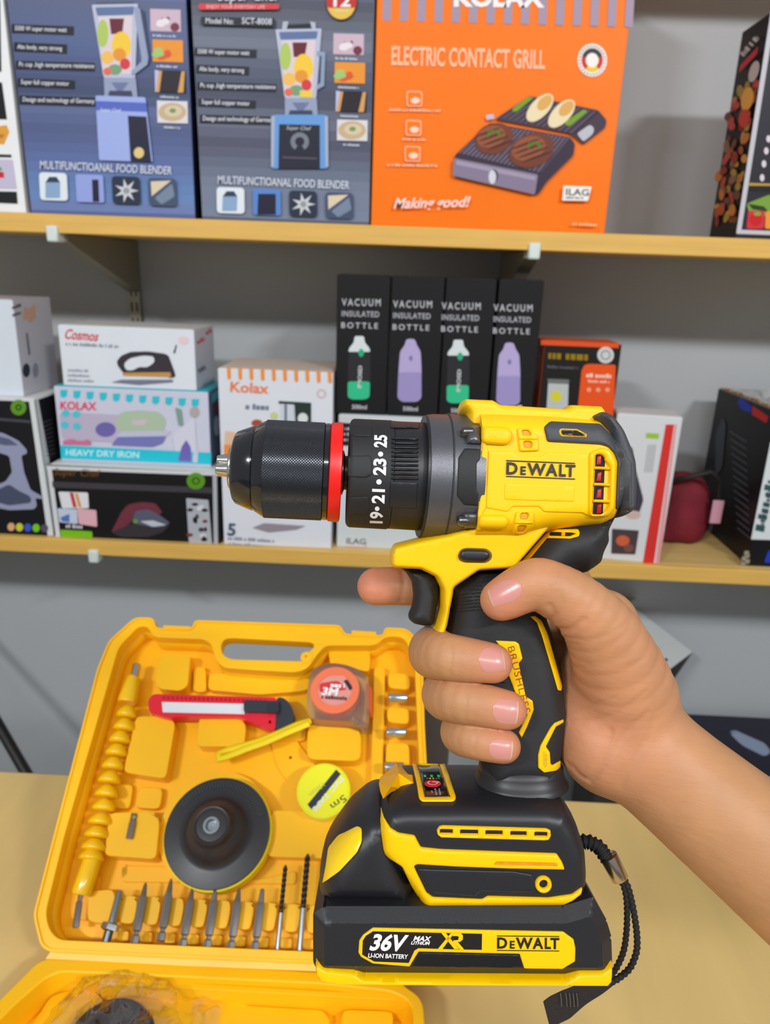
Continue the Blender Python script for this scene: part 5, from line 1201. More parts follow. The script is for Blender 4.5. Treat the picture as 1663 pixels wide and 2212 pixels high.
for pts in ([(754, 916), (795, 914), (803, 920), (803, 943), (756, 941)], [(752, 985), (800, 983), (803, 1000), (803, 1026), (790, 1032), (751, 1030)], [(751, 1075), (796, 1073), (798, 1100), (794, 1112), (750, 1112)]):
    patch('collar_facet', [pts], sC, 2.6, m_rb, r=2.5, parent=col, rc=5)
mb = MB()
for txt, xb_, yb, ye in (('25', 834, 967, 940), ('23', 832, 1027, 991), ('21', 829, 1088, 1057), ('19', 825, 1131, 1106)):
    stext(mb, txt, xb_, yb, xb_+0.04*(yb-ye), ye, 26.5, sC, 2.2, m_white, bold=0.035)
for x, y, r in ((822, 981, 5.5), (818.5, 1041, 5.8), (814.5, 1099, 5.0)): spoly(mb, [(x+r*math.cos(q*math.pi/8), y+r*math.sin(q*math.pi/8)) for q in range(16)], sC, 1.6, m_white)
mb.build('collar_numbers', col)
gp = [(910, 90), (910, 128), (914, 133), (925, 135), (956, 136), (958, 137.5), (1021, 138), (1022, 100)]
gear = lathe('gear_case', gp, m_gear, 96, smooth=30)
sG = lsurf([(910, 128), (925, 135), (1060, 138)])
patch('side_pad', [Z2([(300, 460), (345, 392), (460, 398), (458, 470), (432, 500), (430, 695), (445, 720), (440, 808), (340, 800), (290, 735)])], sG, 5, m_rb, r=3, parent=gear)
lathe('front_rim', [(908, 116), (908, 131), (911, 132), (914, 131), (914, 120)], mat('rim_black', (26, 26, 28), 0.4), 96, parent=gear)
lathe('rim_groove', [(956, 137), (957, 138.6), (959, 138.6), (960, 137)], mat('groove_dark', (44, 44, 46), 0.5), 96, parent=gear)
for pts, sx, sy in (([(1012, 917), (1040, 917), (1040, 957), (1010, 955), (1008, 935)], 1003, 933), ([(1002, 1109), (1035, 1109), (1034, 1143), (1002, 1143), (999, 1125)], 994, 1125)):
    b = patch('screw_boss', [pts], sG, 22, m_gear, r=14, parent=gear, step=5)
    mb = MB(); q = to_uv(np.array([[sx, sy]]), sG, 12)[0]; w = float(sG(np.array([q]))[0])+12
    mb.tube([dw(q[0]+16, q[1], w), dw(q[0], q[1], w), dw(q[0]-5, q[1], w), dw(q[0]-8, q[1], w)], [11*SS, 11*SS, 8*SS, 2*SS], mat('screw_steel', (120, 116, 112), 0.25, metal=1.0), 16); mb.build('screw', b, smooth=40)
# ---- motor housing
body = Pillow([(960, 898), (1050, 896), (1180, 901), (1276, 909), (1302, 935), (1320, 975), (1328, 1010), (1326, 1090), (1310, 1122), (1276, 1140), (1170, 1150), (1100, 1168), (960, 1168)], 124, 52, 2.3)
hb = body.build('motor_housing', m_dy, 10)
bm = bmesh.new(); bm.from_mesh(hb.data); _pl = Vector(dw(1021, 1030, 60)-np.array(drill['_o'])); _nl = Vector(RT-UP*0.045)
_r = bmesh.ops.bisect_plane(bm, geom=list(bm.verts)+list(bm.edges)+list(bm.faces), plane_co=_pl, plane_no=_nl, clear_inner=True)
_e = [q for q in _r['geom_cut'] if isinstance(q, bmesh.types.BMEdge)]; bmesh.ops.edgeloop_fill(bm, edges=_e); bm.to_mesh(hb.data); bm.free(); hb.data.set_sharp_from_angle(angle=math.radians(50))
rail = Pillow(Z2([(298, 110), (310, 70), (330, 57), (525, 66), (572, 97), (1025, 126), (1062, 98), (1275, 108), (1300, 140), (1330, 210), (1330, 290), (340, 290), (340, 175), (300, 135)]), 78, 16, 2.4, rc=3)
rail.build('top_rail', m_dy, 8)
sB = body.height
edge_poly = Z2([(455, 500), (475, 225), (480, 218), (905, 240), (935, 345), (960, 362), (1320, 372), (1380, 400), (1440, 480), (1430, 830), (1375, 900), (1330, 920), (905, 905), (880, 925), (700, 1180), (455, 1180), (440, 800)])
panel = patch('side_panel', [Z2([(500, 822), (518, 412), (690, 412), (725, 445), (895, 452), (935, 418), (1250, 430), (1240, 885), (1195, 858), (915, 850), (880, 812), (690, 812), (655, 850)])], sB, 3, m_dy, r=2.5, rc=4)
patch('name_plate', [Z2([(632, 640), (1138, 660), (1132, 780), (628, 765)])], sB, 4.6, m_dy, r=2, rc=4, parent=panel)
mb = MB(); mk_ = mat('logo_black', (30, 26, 22), 0.45)
def logo(mb, x0, y0, x1, y1, cap, surf, h, m, lines=True, lh=0.0):
    L = x1-x0; dy = (y1-y0)/L
    # widths of the letters as on the tool: tall D, small capital E, tall WALT
    lay = [('D', 0.0, 0.165, 1.0), ('E', 0.205, 0.285, 0.70), ('W', 0.30, 0.575, 1.0), ('A', 0.57, 0.745, 1.0), ('L', 0.765, 0.865, 1.0), ('T', 0.855, 1.0, 1.0)]
    for c, a, b, k in lay: stext(mb, c, x0+a*L, y0+a*L*dy, x0+b*L, y0+b*L*dy, cap*k, surf, h, m, bold=0.035)
    for off in ((-cap*0.16, cap*1.17) if lines else ()):
        spoly(mb, [(x0, y0-off), (x1, y1-off), (x1, y1-off+cap*0.055+0.8), (x0, y0-off+cap*0.055+0.8)], surf, h, m)
logo(mb, *Z2([(642, 577)])[0], *Z2([(1138, 597)])[0], 25.5, sB, 5.4, mk_); mb.build('maker_logo', panel)
# rear vent: frame, opening with its shade painted black, red fan blades, bars
vf = patch('vent_frame', [Z2([(1242, 425), (1330, 385), (1395, 402), (1440, 480), (1428, 830), (1385, 888), (1240, 890)]), Z2([(1286, 437), (1335, 437), (1357, 460), (1356, 480), (1395, 520), (1385, 820), (1335, 872), (1262, 872)])], sB, 10, m_dys, r=6, rc=8)
patch('vent_opening', [Z2([(1280, 432), (1400, 432), (1395, 878), (1258, 878)])], sB, 0.6, mat('vent_yellow', (232, 184, 2), 0.5), r=1, rc=4, parent=vf)
patch('vent_slot', [Z2([(1286, 438), (1336, 438), (1356, 458), (1352, 520), (1338, 868), (1264, 868)])], sB, 1.2, m_hole, r=1, parent=vf)
for a, b in ((450, 510), (570, 630), (690, 750), (800, 860)):
    patch('fan_blade', [Z2([(1300, a), (1330, a-8), (1326, b), (1292, b)])], sB, 3, mat('fan_red', (176, 22, 14), 0.4), r=2, parent=vf, rc=1)
for y in (522, 640, 760):
    patch('vent_bar', [Z2([(1278, y), (1396, y+4), (1394, y+28), (1274, y+22)])], sB, 10, m_dys, r=3, parent=vf, rc=3)
# small cross vents
for pts, wins, bar in (([(722, 247), (800, 245), (872, 300), (880, 412), (742, 417)], ([(755, 262), (808, 262), (828, 300), (762, 300)], [(768, 342), (830, 345), (830, 392), (772, 390)]), [(735, 308), (870, 312), (870, 335), (735, 332)]),
                       ([(715, 850), (845, 850), (842, 960), (780, 1015), (690, 1012)], ([(748, 860), (808, 860), (798, 905), (744, 905)], [(730, 950), (795, 950), (770, 998), (722, 998)]), [(705, 914), (838, 918), (836, 942), (703, 938)])):
    f = patch('cross_vent', [Z2(pts)]+[Z2(q) for q in wins], sB, 6, m_dy, r=3, rc=5)
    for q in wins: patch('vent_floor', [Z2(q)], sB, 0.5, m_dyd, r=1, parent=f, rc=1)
    patch('vent_bar', [Z2(bar)], sB, 9, m_dy, r=3, parent=f, rc=2)
patch('boss_upper', [Z2([(472, 228), (660, 235), (695, 275), (695, 330), (655, 368), (470, 358)])], sB, 15, m_dy, r=11, rc=12).name = 'housing_boss'
patch('housing_boss', [Z2([(448, 868), (640, 872), (668, 905), (665, 945), (635, 978), (440, 972)])], sB, 15, m_dy, r=11, rc=12)
patch('housing_front', [Z2([(474, 222), (474, 380), (462, 470), (440, 505), (445, 690), (460, 730), (440, 860), (440, 985), (470, 985), (474, 860), (500, 825), (515, 410), (500, 370), (500, 222)])], sB, 4, m_dy, r=3, rc=3)
# rear overmould
cap_ = Pillow([(1250, 908), (1278, 894), (1300, 906), (1322, 936), (1337, 972), (1347, 1002), (1349, 1060), (1346, 1102), (1330, 1116), (1306, 1122), (1290, 1010), (1280, 950)], 122, 24, 2.4, rc=10)
cap_.build('rear_cap', m_gr, 6)
def sBC(P): return np.maximum(body.height(P), cap_.height(P))
ov = patch('rear_overmould', [Z2([(918, 238), (962, 196), (1322, 214), (1398, 290), (1500, 405), (1510, 452), (1550, 495), (1548, 832), (1438, 835), (1452, 490), (1425, 425), (1378, 378), (1325, 364), (942, 344)])], sBC, 7, m_gr, r=5, rc=5)
vr = patch('vent_rim', [Z2([(1022, 262), (1040, 248), (1155, 252), (1228, 290), (1226, 318), (1040, 310), (1024, 290)]), Z2([(1040, 272), (1048, 263), (1150, 268), (1208, 296), (1206, 304), (1048, 294)])], sBC, 10, m_dys, r=3, rc=3, parent=ov)
patch('vent_slot', [Z2([(1038, 268), (1150, 264), (1212, 294), (1208, 308), (1046, 298)])], sBC, 7.5, m_hole, r=1, parent=vr, rc=1)
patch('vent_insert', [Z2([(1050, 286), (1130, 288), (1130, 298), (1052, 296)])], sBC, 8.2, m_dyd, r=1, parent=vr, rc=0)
mb = MB(); mb.tube([dw(1312, 912, 0), dw(1326, 915, 0)], [22*SS, 22*SS], m_gr, 20)
Pillow([(1290, 902), (1304, 898), (1317, 906), (1320, 922), (1310, 934), (1292, 932)], 40, 16, 2.2).build('rear_bumper', m_rb, 6)
mb = MB(); mb.tube([dw(1125, 895, -20), dw(1125, 876, -20), dw(1124.6, 872, -20)], [9*SS, 9*SS, 7*SS], m_bit, 14); mb.build('hook_screw', drill, smooth=30)
# ---- yellow lower shell with trigger guard
shell = Pillow([(842, 1190), (850, 1175), (898, 1163), (960, 1150), (1040, 1125), (1120, 1105), (1192, 1112), (1178, 1132), (1099, 1226), (1026, 1230), (977, 1264), (974, 1284), (964, 1340), (956, 1368), (931, 1371), (924, 1362), (937, 1350), (949, 1310), (949, 1268), (937, 1243), (906, 1227), (850, 1224), (842, 1215)],
               lambda P: np.interp(P[:, 1], [1150, 1180, 1240, 1300], [94, 90, 85, 78]), 12, 2.6, rc=5)
shell.build('lower_shell', m_dy, 9)
bt = patch('direction_button', [Z3([(572, 120), (585, 92), (610, 84), (715, 88), (738, 108), (736, 132), (712, 152), (605, 150), (580, 140)])], shell.height, 13, m_bk, r=8, rc=8)
patch('button_seat', [Z3([(566, 122), (582, 86), (612, 78), (718, 82), (744, 106), (742, 136), (714, 158), (600, 156), (574, 142)])], shell.height, 1.2, mat('seat_dark', (120, 90, 0), 0.6), r=2, rc=8)
trig = Pillow(Z3([(275, 178), (390, 180), (438, 204), (465, 250), (469, 330), (456, 405), (440, 474), (400, 478), (340, 466), (314, 442), (312, 420), (330, 378), (338, 320), (330, 250), (300, 202)]), 44, 26, 2.2, rc=5)
trig.build('trigger', m_rb, 7)
# ---- rubber grip
grip = Pillow([(1180, 1130), (1250, 1116), (1322, 1110), (1304, 1146), (1306, 1168), (1294, 1194), (1290, 1214), (1260, 1236), (1230, 1238), (1194, 1288), (1176, 1330), (1190, 1370), (1208, 1450), (1219, 1540), (1212, 1600), (1206, 1640), (1200, 1690), (1044, 1690), (1036, 1640), (1010, 1560), (992, 1450), (958, 1372), (966, 1340), (976, 1284), (979, 1266), (1028, 1231), (1100, 1228)],
              lambda P: np.interp(P[:, 1], [1130, 1200, 1290, 1400, 1700], [112, 104, 84, 78, 80]), 62, 2.2, rc=8)
hg = grip.build('rubber_grip', m_rb, 9); sR = grip.height
st_ = patch('accent_strip', [Z2([(742, 1226), (955, 978), (1165, 974), (1176, 1000), (1170, 1028), (1105, 1046), (940, 1040), (822, 1182), (748, 1234)]), Z2([(962, 996), (1110, 1000), (1150, 1006), (1105, 1026), (955, 1022)])], sR, 7, m_dys, r=4, rc=3, parent=hg)
patch('vent_slot', [Z2([(956, 990), (1150, 996), (1155, 1010), (1105, 1030), (950, 1026)])], sR, 1, m_hole, r=1, parent=st_, rc=0)
patch('vent_insert', [Z2([(1040, 996), (1070, 996), (1066, 1024), (1040, 1024)])], sR, 3, m_dyd, r=1, parent=st_, rc=0)
patch('accent_line', [Z3([(940, 432), (965, 428), (1000, 455), (1030, 520), (1105, 790), (1100, 815), (1082, 812), (1000, 530), (975, 465)])], sR, 4, m_dys, r=3, rc=2, parent=hg)
pl = patch('accent_plate', [Zg([(200, 158), (480, 170), (530, 205), (580, 410), (525, 480), (625, 945), (722, 1005), (738, 1130), (640, 1380), (565, 1530), (520, 1450), (640, 1200), (480, 900), (380, 650), (300, 300)])], sR, 4, m_dys, r=3, rc=2, parent=hg)
mb = MB(); stext(mb, 'BRUSHLESS', *Zg([(368, 250)])[0], *Zg([(600, 1180)])[0], 14, sR, 4.6, mat('print_rust', (150, 60, 0), 0.5), bold=-0.008, vdir=(0.97, -0.24), spacing=1.1); mb.build('side_lettering', pl)
lp_ = patch('accent_loop', [Zg([(1158, 1268), (1158, 1310), (1050, 1370), (910, 1650), (965, 1730), (975, 1890), (1000, 1915), (1118, 1850), (1116, 1940), (1050, 1990), (880, 2018), (800, 1950), (798, 1770), (830, 1640), (970, 1390), (1030, 1320)])], sR, 5, m_dys, r=3, rc=2, parent=hg)
patch('loop_inset', [Zg([(855, 1720), (880, 1690), (930, 1760), (930, 1920), (890, 1950), (855, 1910)])], sR, 5.2, mat('inset_yellow', (214, 168, 2), 0.5), r=1.5, parent=lp_, rc=2)
for i in range(11):                       # texture ribs under the thumb
    y = 1246+i*7.4
    patch('grip_rib', [[(1003-i*1.5, y), (1074-i*2, y-6), (1074-i*2, y-3), (1003-i*1.5, y+3)]], sR, 1.8, m_rb, r=1, step=14, parent=hg, rc=0)
patch('finger_rib', [Zg([(90, 745), (220, 722), (330, 745), (330, 758), (215, 740), (95, 760)])], sR, 2, m_rb, r=1, parent=hg, rc=0)
# ---- foot
foot = Pillow([(820, 1712), (834, 1692), (868, 1683), (1000, 1682), (1150, 1684), (1196, 1694), (1222, 1735), (1240, 1785), (1244, 1842), (1236, 1880), (1204, 1899), (905, 1901), (862, 1836), (816, 1786), (812, 1735)], 142, 46, 3.2, rc=12)
hf = foot.build('foot_housing', m_bk, 10); sF = foot.height
mb = MB(); n = 56; vs = []
def foot_top(w): return 1682.0+46*(1-(1-min(1.0, abs(w)/142.0)**3.2)**(1/3.2))
rows = [(56, 84, 74, 1124), (36, 86, 76, 1124), (34, 89, 79, 1124), (22, 90, 80.5, 1124), (13, 92, 83, 1124), (7, 94.5, 86, 1124), (3, 97, 89, 1124), (-2, 100, 92, 1124), (-8, 101, 93, 1124)]
for up_, rx, rw, cx_ in rows:
    for k in range(n):
        a = 2*math.pi*k/n; wq = rw*np.sign(math.sin(a))*abs(math.sin(a))**0.85; f = max(0.0, 1-up_/22.0)
        vs.append(dw(cx_+rx*np.sign(math.cos(a))*abs(math.cos(a))**0.85, (foot_top(wq)*f+1684*(1-f))-up_, wq))
mb.add(vs, [(i*n+k, i*n+(k+1) % n, (i+1)*n+(k+1) % n, (i+1)*n+k) for i in range(len(rows)-1) for k in range(n)], m_bk); mb.build('neck', drill, smooth=80)
tr = patch('foot_trim', [Z4([(338, 232), (326, 290), (322, 340), (330, 420), (348, 486), (400, 520), (455, 556), (500, 650), (545, 742), (760, 756), (1000, 762), (1200, 746), (1265, 718), (1306, 686), (1312, 655), (1262, 690), (1150, 706), (860, 698), (832, 712), (600, 702), (572, 680), (512, 556), (526, 545), (700, 556), (960, 566), (1228, 571), (1216, 536), (1190, 496), (900, 486), (640, 476), (545, 466), (516, 410), (440, 398), (402, 376), (370, 326), (354, 270)])], sF, 8, m_dys, r=5, rc=4)
patch('trim_slot', [Z4([(893, 536), (905, 528), (1192, 535), (1192, 552), (895, 545)])], sF, 10.5, mat('slot_amber', (216, 140, 10), 0.5), r=1, rc=0, parent=tr)
vb = patch('vent_bezel', [Z4([(620, 385), (632, 366), (650, 362), (1140, 376), (1160, 385), (1162, 410), (1150, 430), (1130, 432), (640, 418), (624, 405)])]+[Z4([(x, 378+0.03*(x-640)), (x+w, 379+0.03*(x-640)), (x+w, 400+0.03*(x-640)), (x, 399+0.03*(x-640))]) for x, w in ((636, 60), (732, 84), (852, 80), (970, 76), (1084, 60))], sF, 7, m_dys, r=4, rc=2)
for x, w in ((636, 60), (732, 84), (852, 80), (970, 76), (1084, 60)):
    patch('vent_slot', [Z4([(x-2, 376+0.03*(x-640)), (x+w+2, 377+0.03*(x-640)), (x+w+2, 392+0.03*(x-640)), (x-2, 391+0.03*(x-640))])], sF, 1, m_hole, r=1, parent=vb, rc=0)
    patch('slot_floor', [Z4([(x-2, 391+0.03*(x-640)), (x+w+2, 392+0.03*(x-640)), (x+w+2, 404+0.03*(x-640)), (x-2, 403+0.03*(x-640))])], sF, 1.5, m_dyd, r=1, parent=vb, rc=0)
pn = patch('side_recess', [Z4([(528, 562), (620, 566), (980, 574), (1072, 590), (1090, 640), (1088, 672), (860, 690), (838, 706), (605, 696), (582, 676)])], sF, 3, m_bk, r=3, rc=3)
mb = MB()
for a, b in ((Z4([(604, 672)])[0], Z4([(800, 690)])[0]), (Z4([(800, 690)])[0], Z4([(826, 666)])[0]), (Z4([(826, 666)])[0], Z4([(1068, 672)])[0]), (Z4([(530, 566)])[0], Z4([(585, 676)])[0])):
    pts = [(a[0]+(b[0]-a[0])*t, a[1]+(b[1]-a[1])*t) for t in np.linspace(0, 1, 8)]; q = to_uv(np.array(pts), sF, 3); mb.tube(list(dwa(q[:, 0], q[:, 1], sF(q)+3)), 1.3*SS, m_rb, 6)
mb.build('recess_edge', pn, smooth=50)
ro_ = [(1127+40*math.cos(k*math.pi/12), 643+40*math.sin(k*math.pi/12)) for k in range(24)]; ri_ = [(1127+19*math.cos(k*math.pi/12), 640+20*math.sin(k*math.pi/12)) for k in range(24)]
sc_ = patch('screw_bezel', [Z4(ro_), Z4(ri_)], sF, 9, m_dys, r=5, rc=0, step=6)
patch('screw_hole', [Z4([(1127+22*math.cos(k*math.pi/12), 641+23*math.sin(k*math.pi/12)) for k in range(24)])], sF, 0.5, m_hole, r=1, parent=sc_, rc=0)
# corner lamp housing on the foot
TP = Frame(dw(900, 1682.5, 0), RT, FW, UP)       # plane of the foot's top
mb = MB()
L4 = lambda x, y, h: TP.W(*Z4([(x, y)])[0], h)
tl = lambda x, y, h: TP.W(*Zd([(x, y)])[0], h*SS)
R1, R2, R3, R4 = tl(575, 168, -4), tl(600, 300, 20), tl(500, 470, 14), tl(402, 628, -8)
L1, L2, L3 = tl(362, 352, -8), tl(346, 430, -6), tl(366, 540, -8)
Q1, Q2, Q3, Q4_, Q5, Q6 = tl(640, 205, -5), tl(745, 312, -5), tl(818, 326, -5), tl(832, 455, -5), tl(620, 490, -5), tl(500, 545, -6)
mb.add([R1, R2, R3, R4, L1, L2, L3, Q1, Q2, Q3, Q4_, Q5, Q6], [(0, 4, 1), (4, 5, 1), (5, 2, 1), (5, 6, 2), (6, 3, 2), (0, 1, 7), (7, 1, 8), (8, 1, 9), (9, 1, 10), (10, 1, 11), (1, 2, 11), (2, 12, 11), (2, 3, 12)], mat('lamp_amber', (250, 180, 2), 0.3, spec=0.15))
ll = mb.build('corner_lamp', drill)
# display on top of the foot, following its crown
def top_pt(px, py, h):
    """point of the foot's crown seen at this pixel, raised by h drill units"""
    g = lambda w: CY+(py-CY)*(1-w/FPX)-(foot_top(w)-h)
    a = 141.5
    while a > -140 and g(a) < 0: a -= 3.0
    lo_, hi_ = a, a+3.0
    for _ in range(24):
        m_ = (lo_+hi_)/2
        if g(m_) > 0: lo_ = m_
        else: hi_ = m_
    w = (lo_+hi_)/2; return dw(CX+(px-CX)*(1-w/FPX), foot_top(w)-h, w)
class TopFrame:
    def W(s, px, py, h=0.0): return top_pt(px, py, h/SS)
    def ab(s, px, py, h=0.0): return (px, py)
    def abl(s, pts, h=0.0): return list(pts)
    def P(s, a, b, h=0.0): return top_pt(a, b, h/SS)
TP2 = TopFrame()
def dpoly(pts, h0, h1, name, m, par, r=0.0, hole=None, sm=40):
    q = rounded(pts, r, 3) if r else pts
    polys = [resample(q, 5)]+([resample(hole, 5)] if hole else [])
    A = polys[0]; gx_, gy_ = np.meshgrid(np.arange(A[:, 0].min(), A[:, 0].max(), 7), np.arange(A[:, 1].min(), A[:, 1].max(), 7)); g_ = np.stack([gx_.ravel(), gy_.ravel()], 1)
    g_ = g_[inside(g_, polys) & (np.min([seg_dist(g_, b_) for b_ in polys], axis=0) > 2.0)]
    V, T = cdt(polys, g_); mb = MB(); d_ = np.min([seg_dist(V, b_) for b_ in polys], axis=0)
    mb.add([top_pt(a, b_, h1-(1.4 if (dd < 0.3 and hole) else 0.0)) for (a, b_), dd in zip(V, d_)], T, m)
    for pl_ in polys:
        n = len(pl_); mb.add([top_pt(a, b_, h1-(1.4 if hole else 0.0)) for a, b_ in pl_]+[top_pt(a, b_, h0) for a, b_ in pl_], [(k, (k+1) % n, n+(k+1) % n, n+k) for k in range(n)], m)
    return weld(mb.build(name, par, smooth=sm), 2e-6)
scr = [(836, 170), (1125, 180), (1262, 600), (935, 605)]
fr_ = dpoly(Zd([(770, 165), (800, 140), (1150, 140), (1190, 165), (1335, 600), (1325, 645), (1290, 665), (900, 665), (860, 625), (835, 450)]), -4, 6, 'display_frame', m_dys, drill, r=4, hole=Zd(scr))
dpoly(Zd(scr), -2, 2.5, 'display_screen', mat('screen_black', (14, 10, 12), 0.12, coat=0.5), fr_)
p = Print(TP2, lift=2.9*SS)
def dq(a): return Zd(a)
for x in (935, 1022, 1110): p.poly((40, 200, 90), dq([(x-18, 318), (x+14, 318), (x+20, 350), (x-12, 350)]))
for i, (x, cols) in enumerate(((1000, (220, 180, 40)), (1040, (190, 160, 40)), (1080, (40, 110, 60)), (1112, (40, 120, 60)), (965, (180, 40, 30)))): p.poly(cols, dq([(x-10, 356), (x+12, 356), (x+16, 374), (x-6, 374)]))
p.ell((214, 34, 50), *dq([(1036, 432)])[0], 18, 8); p.ell((240, 190, 190), *dq([(1036, 420)])[0], 11.5, 4.6, hole=0.75, a0=-30, a1=240); p.poly((240, 190, 190), dq([(1030, 402), (1125, 408), (1125, 418), (1030, 412)]))
p.text((190, 190, 210), 'FUNCTION', *dq([(1108, 498)])[0], *dq([(1124, 580)])[0], 4, bold=0.01, down=(0.85, -0.2)); p.text((190, 190, 210), 'SWITCHING', *dq([(1056, 495)])[0], *dq([(1076, 580)])[0], 4, bold=0.01, down=(0.85, -0.2)); p.text((190, 190, 210), 'KEY', *dq([(1012, 524)])[0], *dq([(1022, 555)])[0], 4, down=(0.85, -0.2))
for x in (912, 1082): p.bars((120, 104, 100), *dq([(x-14, 262)])[0], *dq([(x+22, 262)])[0], 4)
p.build(fr_, 'screen_graphics')
# ---- battery
hump = Pillow([(692, 1900), (694, 1850), (700, 1822), (712, 1798), (750, 1745), (790, 1712), (815, 1703), (850, 1712), (905, 1905)], 138, 70, 2.6, rc=14)
hh_ = hump.build('battery_nose', m_bk, 10)
patch('release_button', [Z4([(76, 640), (92, 560), (105, 470), (150, 415), (245, 368), (265, 380), (266, 440), (245, 490), (160, 580)])], hump.height, 9, mat('button_yellow', (250, 206, 2), 0.3, coat=0.3), r=5, rc=5)
bat = Pillow([(690, 1895), (712, 1880), (1180, 1880), (1240, 1862), (1266, 1905), (1276, 1938), (1278, 1990), (1272, 2014), (700, 2010), (690, 1990)], 164, 24, 3.6, rc=3, cham=True)
hbt = bat.build('battery_pack', m_bk, 10); sT = bat.height
base_ = Pillow([(693, 1970), (702, 1979), (718, 1990), (774, 1996), (790, 2008), (1182, 2012), (1208, 1996), (1250, 1996), (1266, 1985), (1278, 1976), (1276, 2018), (1266, 2030), (740, 2028), (704, 2020), (693, 2004)], 168, 10, 3.4, rc=3)
hbs = base_.build('battery_base', m_dys, 10)
class _T2:
    def w_guess(s): return 162.0
    def f(s, P): return np.maximum(bat.height(P), base_.height(P))
sT2 = _T2().f
lab = patch('battery_label', [Zb([(46, 330), (52, 245), (78, 205), (150, 152), (330, 156), (1520, 180), (1595, 235), (1608, 300), (1605, 392), (1515, 446), (1238, 442), (1205, 338), (480, 322), (415, 430), (150, 408), (64, 360)])], sT, 4, m_dys, r=2.5, rc=2, parent=hbt)
mb = MB(); mlb = mat('label_black', (26, 18, 16), 0.4)
spoly(mb, Zb([(78, 240), (100, 205), (152, 172), (400, 178), (935, 190), (933, 306), (720, 302), (478, 294), (450, 310), (408, 400), (160, 390), (74, 340)]), sT, 4.5, mlb)
mb.build('label_field', lab)
mb = MB(); stext(mb, '36V', *Zb([(124, 304)])[0], *Zb([(372, 312)])[0], 34, sT, 5.2, m_white, bold=0.035, shear=0.3)
stext(mb, 'MAX', *Zb([(440, 240)])[0], *Zb([(560, 244)])[0], 10.5, sT, 5.2, m_white, bold=0.03, shear=0.35); stext(mb, 'LITHIUM', *Zb([(424, 266)])[0], *Zb([(554, 270)])[0], 6.8, sT, 5.2, m_white, bold=0.025, shear=0.3)
stext(mb, 'LI-ION BATTERY', *Zb([(116, 360)])[0], *Zb([(400, 370)])[0], 9.2, sT, 5.2, m_white, bold=0.02, shear=0.1); mb.build('white_lettering', lab)
mb = MB()
spoly(mb, Zb([(640, 182), (672, 182), (770, 300), (736, 300)]), sT, 5.2, m_dys); spoly(mb, Zb([(712, 184), (735, 184), (650, 300), (618, 298)]), sT, 5.2, m_dys)
spoly(mb, Zb([(735, 184), (780, 184), (798, 202), (796, 232), (776, 248), (760, 248), (806, 302), (776, 302), (728, 250), (728, 238), (764, 234), (768, 212), (758, 206), (722, 206)]), sT, 5.3, m_dys); mb.build('series_mark', lab)
mb = MB(); logo(mb, *Zb([(1042, 294)])[0], *Zb([(1490, 298)])[0], 23.5, sT, 4.7, mk_); mb.build('maker_logo', lab)
rc_ = patch('label_recess', [Zb([(482, 328), (1200, 344), (1228, 440), (440, 428)])], sT, 1.5, mat('recess_black', (16, 16, 17), 0.35), r=2, rc=1, parent=hbt)
mb = MB(); stext(mb, 'LITHIUM', *Zb([(510, 100)])[0], *Zb([(1000, 110)])[0], 11, sT, 0.6, mat('emboss_black', (40, 40, 44), 0.4), spacing=1.5); mb.build('moulded_text', hbt)
sc2 = Pillow([(1272, 1930), (1284, 1950), (1284, 1985), (1272, 2004), (1264, 1970)], 120, 8, 2.4, rc=3); sc2.build('battery_rear_rail', m_bk, 8)
# ---- wrist strap
m_st = mat('strap_black', (16, 15, 15), 0.75, bump=0.9, bscale=1500)
def dpx(px, py, w): return dw(*uvp(px, py, w), w)
def spline(P, n=8):
    P = [np.array(p, float) for p in P]; out = []
    for i in range(len(P)-1):
        p0, p1, p2, p3 = P[max(i-1, 0)], P[i], P[i+1], P[min(i+2, len(P)-1)]
        for k in range(n):
            t = k/n; out.append(0.5*((2*p1)+(p2-p0)*t+(2*p0-5*p1+4*p2-p3)*t*t+(3*p1-p0-3*p2+p3)*t**3))
    out.append(P[-1]); return out
Zs = zc_(1220, 1780, 0.19531)
def cord(pts, r, name, par, ws, ply=True, fl=1.0):
    P = spline([(*Zs([p])[0], w) for p, w in zip(pts, ws)], 10)
    Q = [dpx(*p) for p in P]; mb = MB()
    if not ply: mb.tube(Q, r*SS, m_st, 10, flat=((0, 0, 1), fl)); return mb.build(name, par, smooth=60)
    Q = np.array(Q); Lc = np.concatenate([[0], np.cumsum(np.linalg.norm(np.diff(Q, axis=0), axis=1))])
    n = max(40, int(Lc[-1]/(SS*2.2))); s = np.linspace(0, Lc[-1], n); Q = np.stack([np.interp(s, Lc, Q[:, i]) for i in range(3)], 1)
    rad = [r*SS*(1+0.16*math.sin(2*math.pi*i*2.2/11.0)) for i in range(n)]
    mb.tube(list(Q), rad, m_st, 10); return mb.build(name, par, smooth=70)
lan = cord([(150, 205), (235, 195), (300, 215), (380, 260), (430, 330), (480, 400)], 14.5, 'wrist_lanyard', drill, [10, 12, 14, 16, 18, 20])
mb = MB(); a = dpx(*Zs([(475, 345)])[0], 20); b = dpx(*Zs([(612, 610)])[0], 22); mb.tube([a, a+(b-a)*0.03, a+(b-a)*0.97, b], [17*SS, 19.5*SS, 18*SS, 17*SS], mat('ferrule_steel', (190, 180, 166), 0.2, metal=1.0), 24); mb.build('ferrule', lan, smooth=40)
cord([(600, 590), (650, 690), (680, 820), (688, 1000), (680, 1200), (650, 1400), (580, 1570), (500, 1690)], 6.2, 'cord_strand', lan, [22, 24, 24, 22, 20, 16, 10, 4])
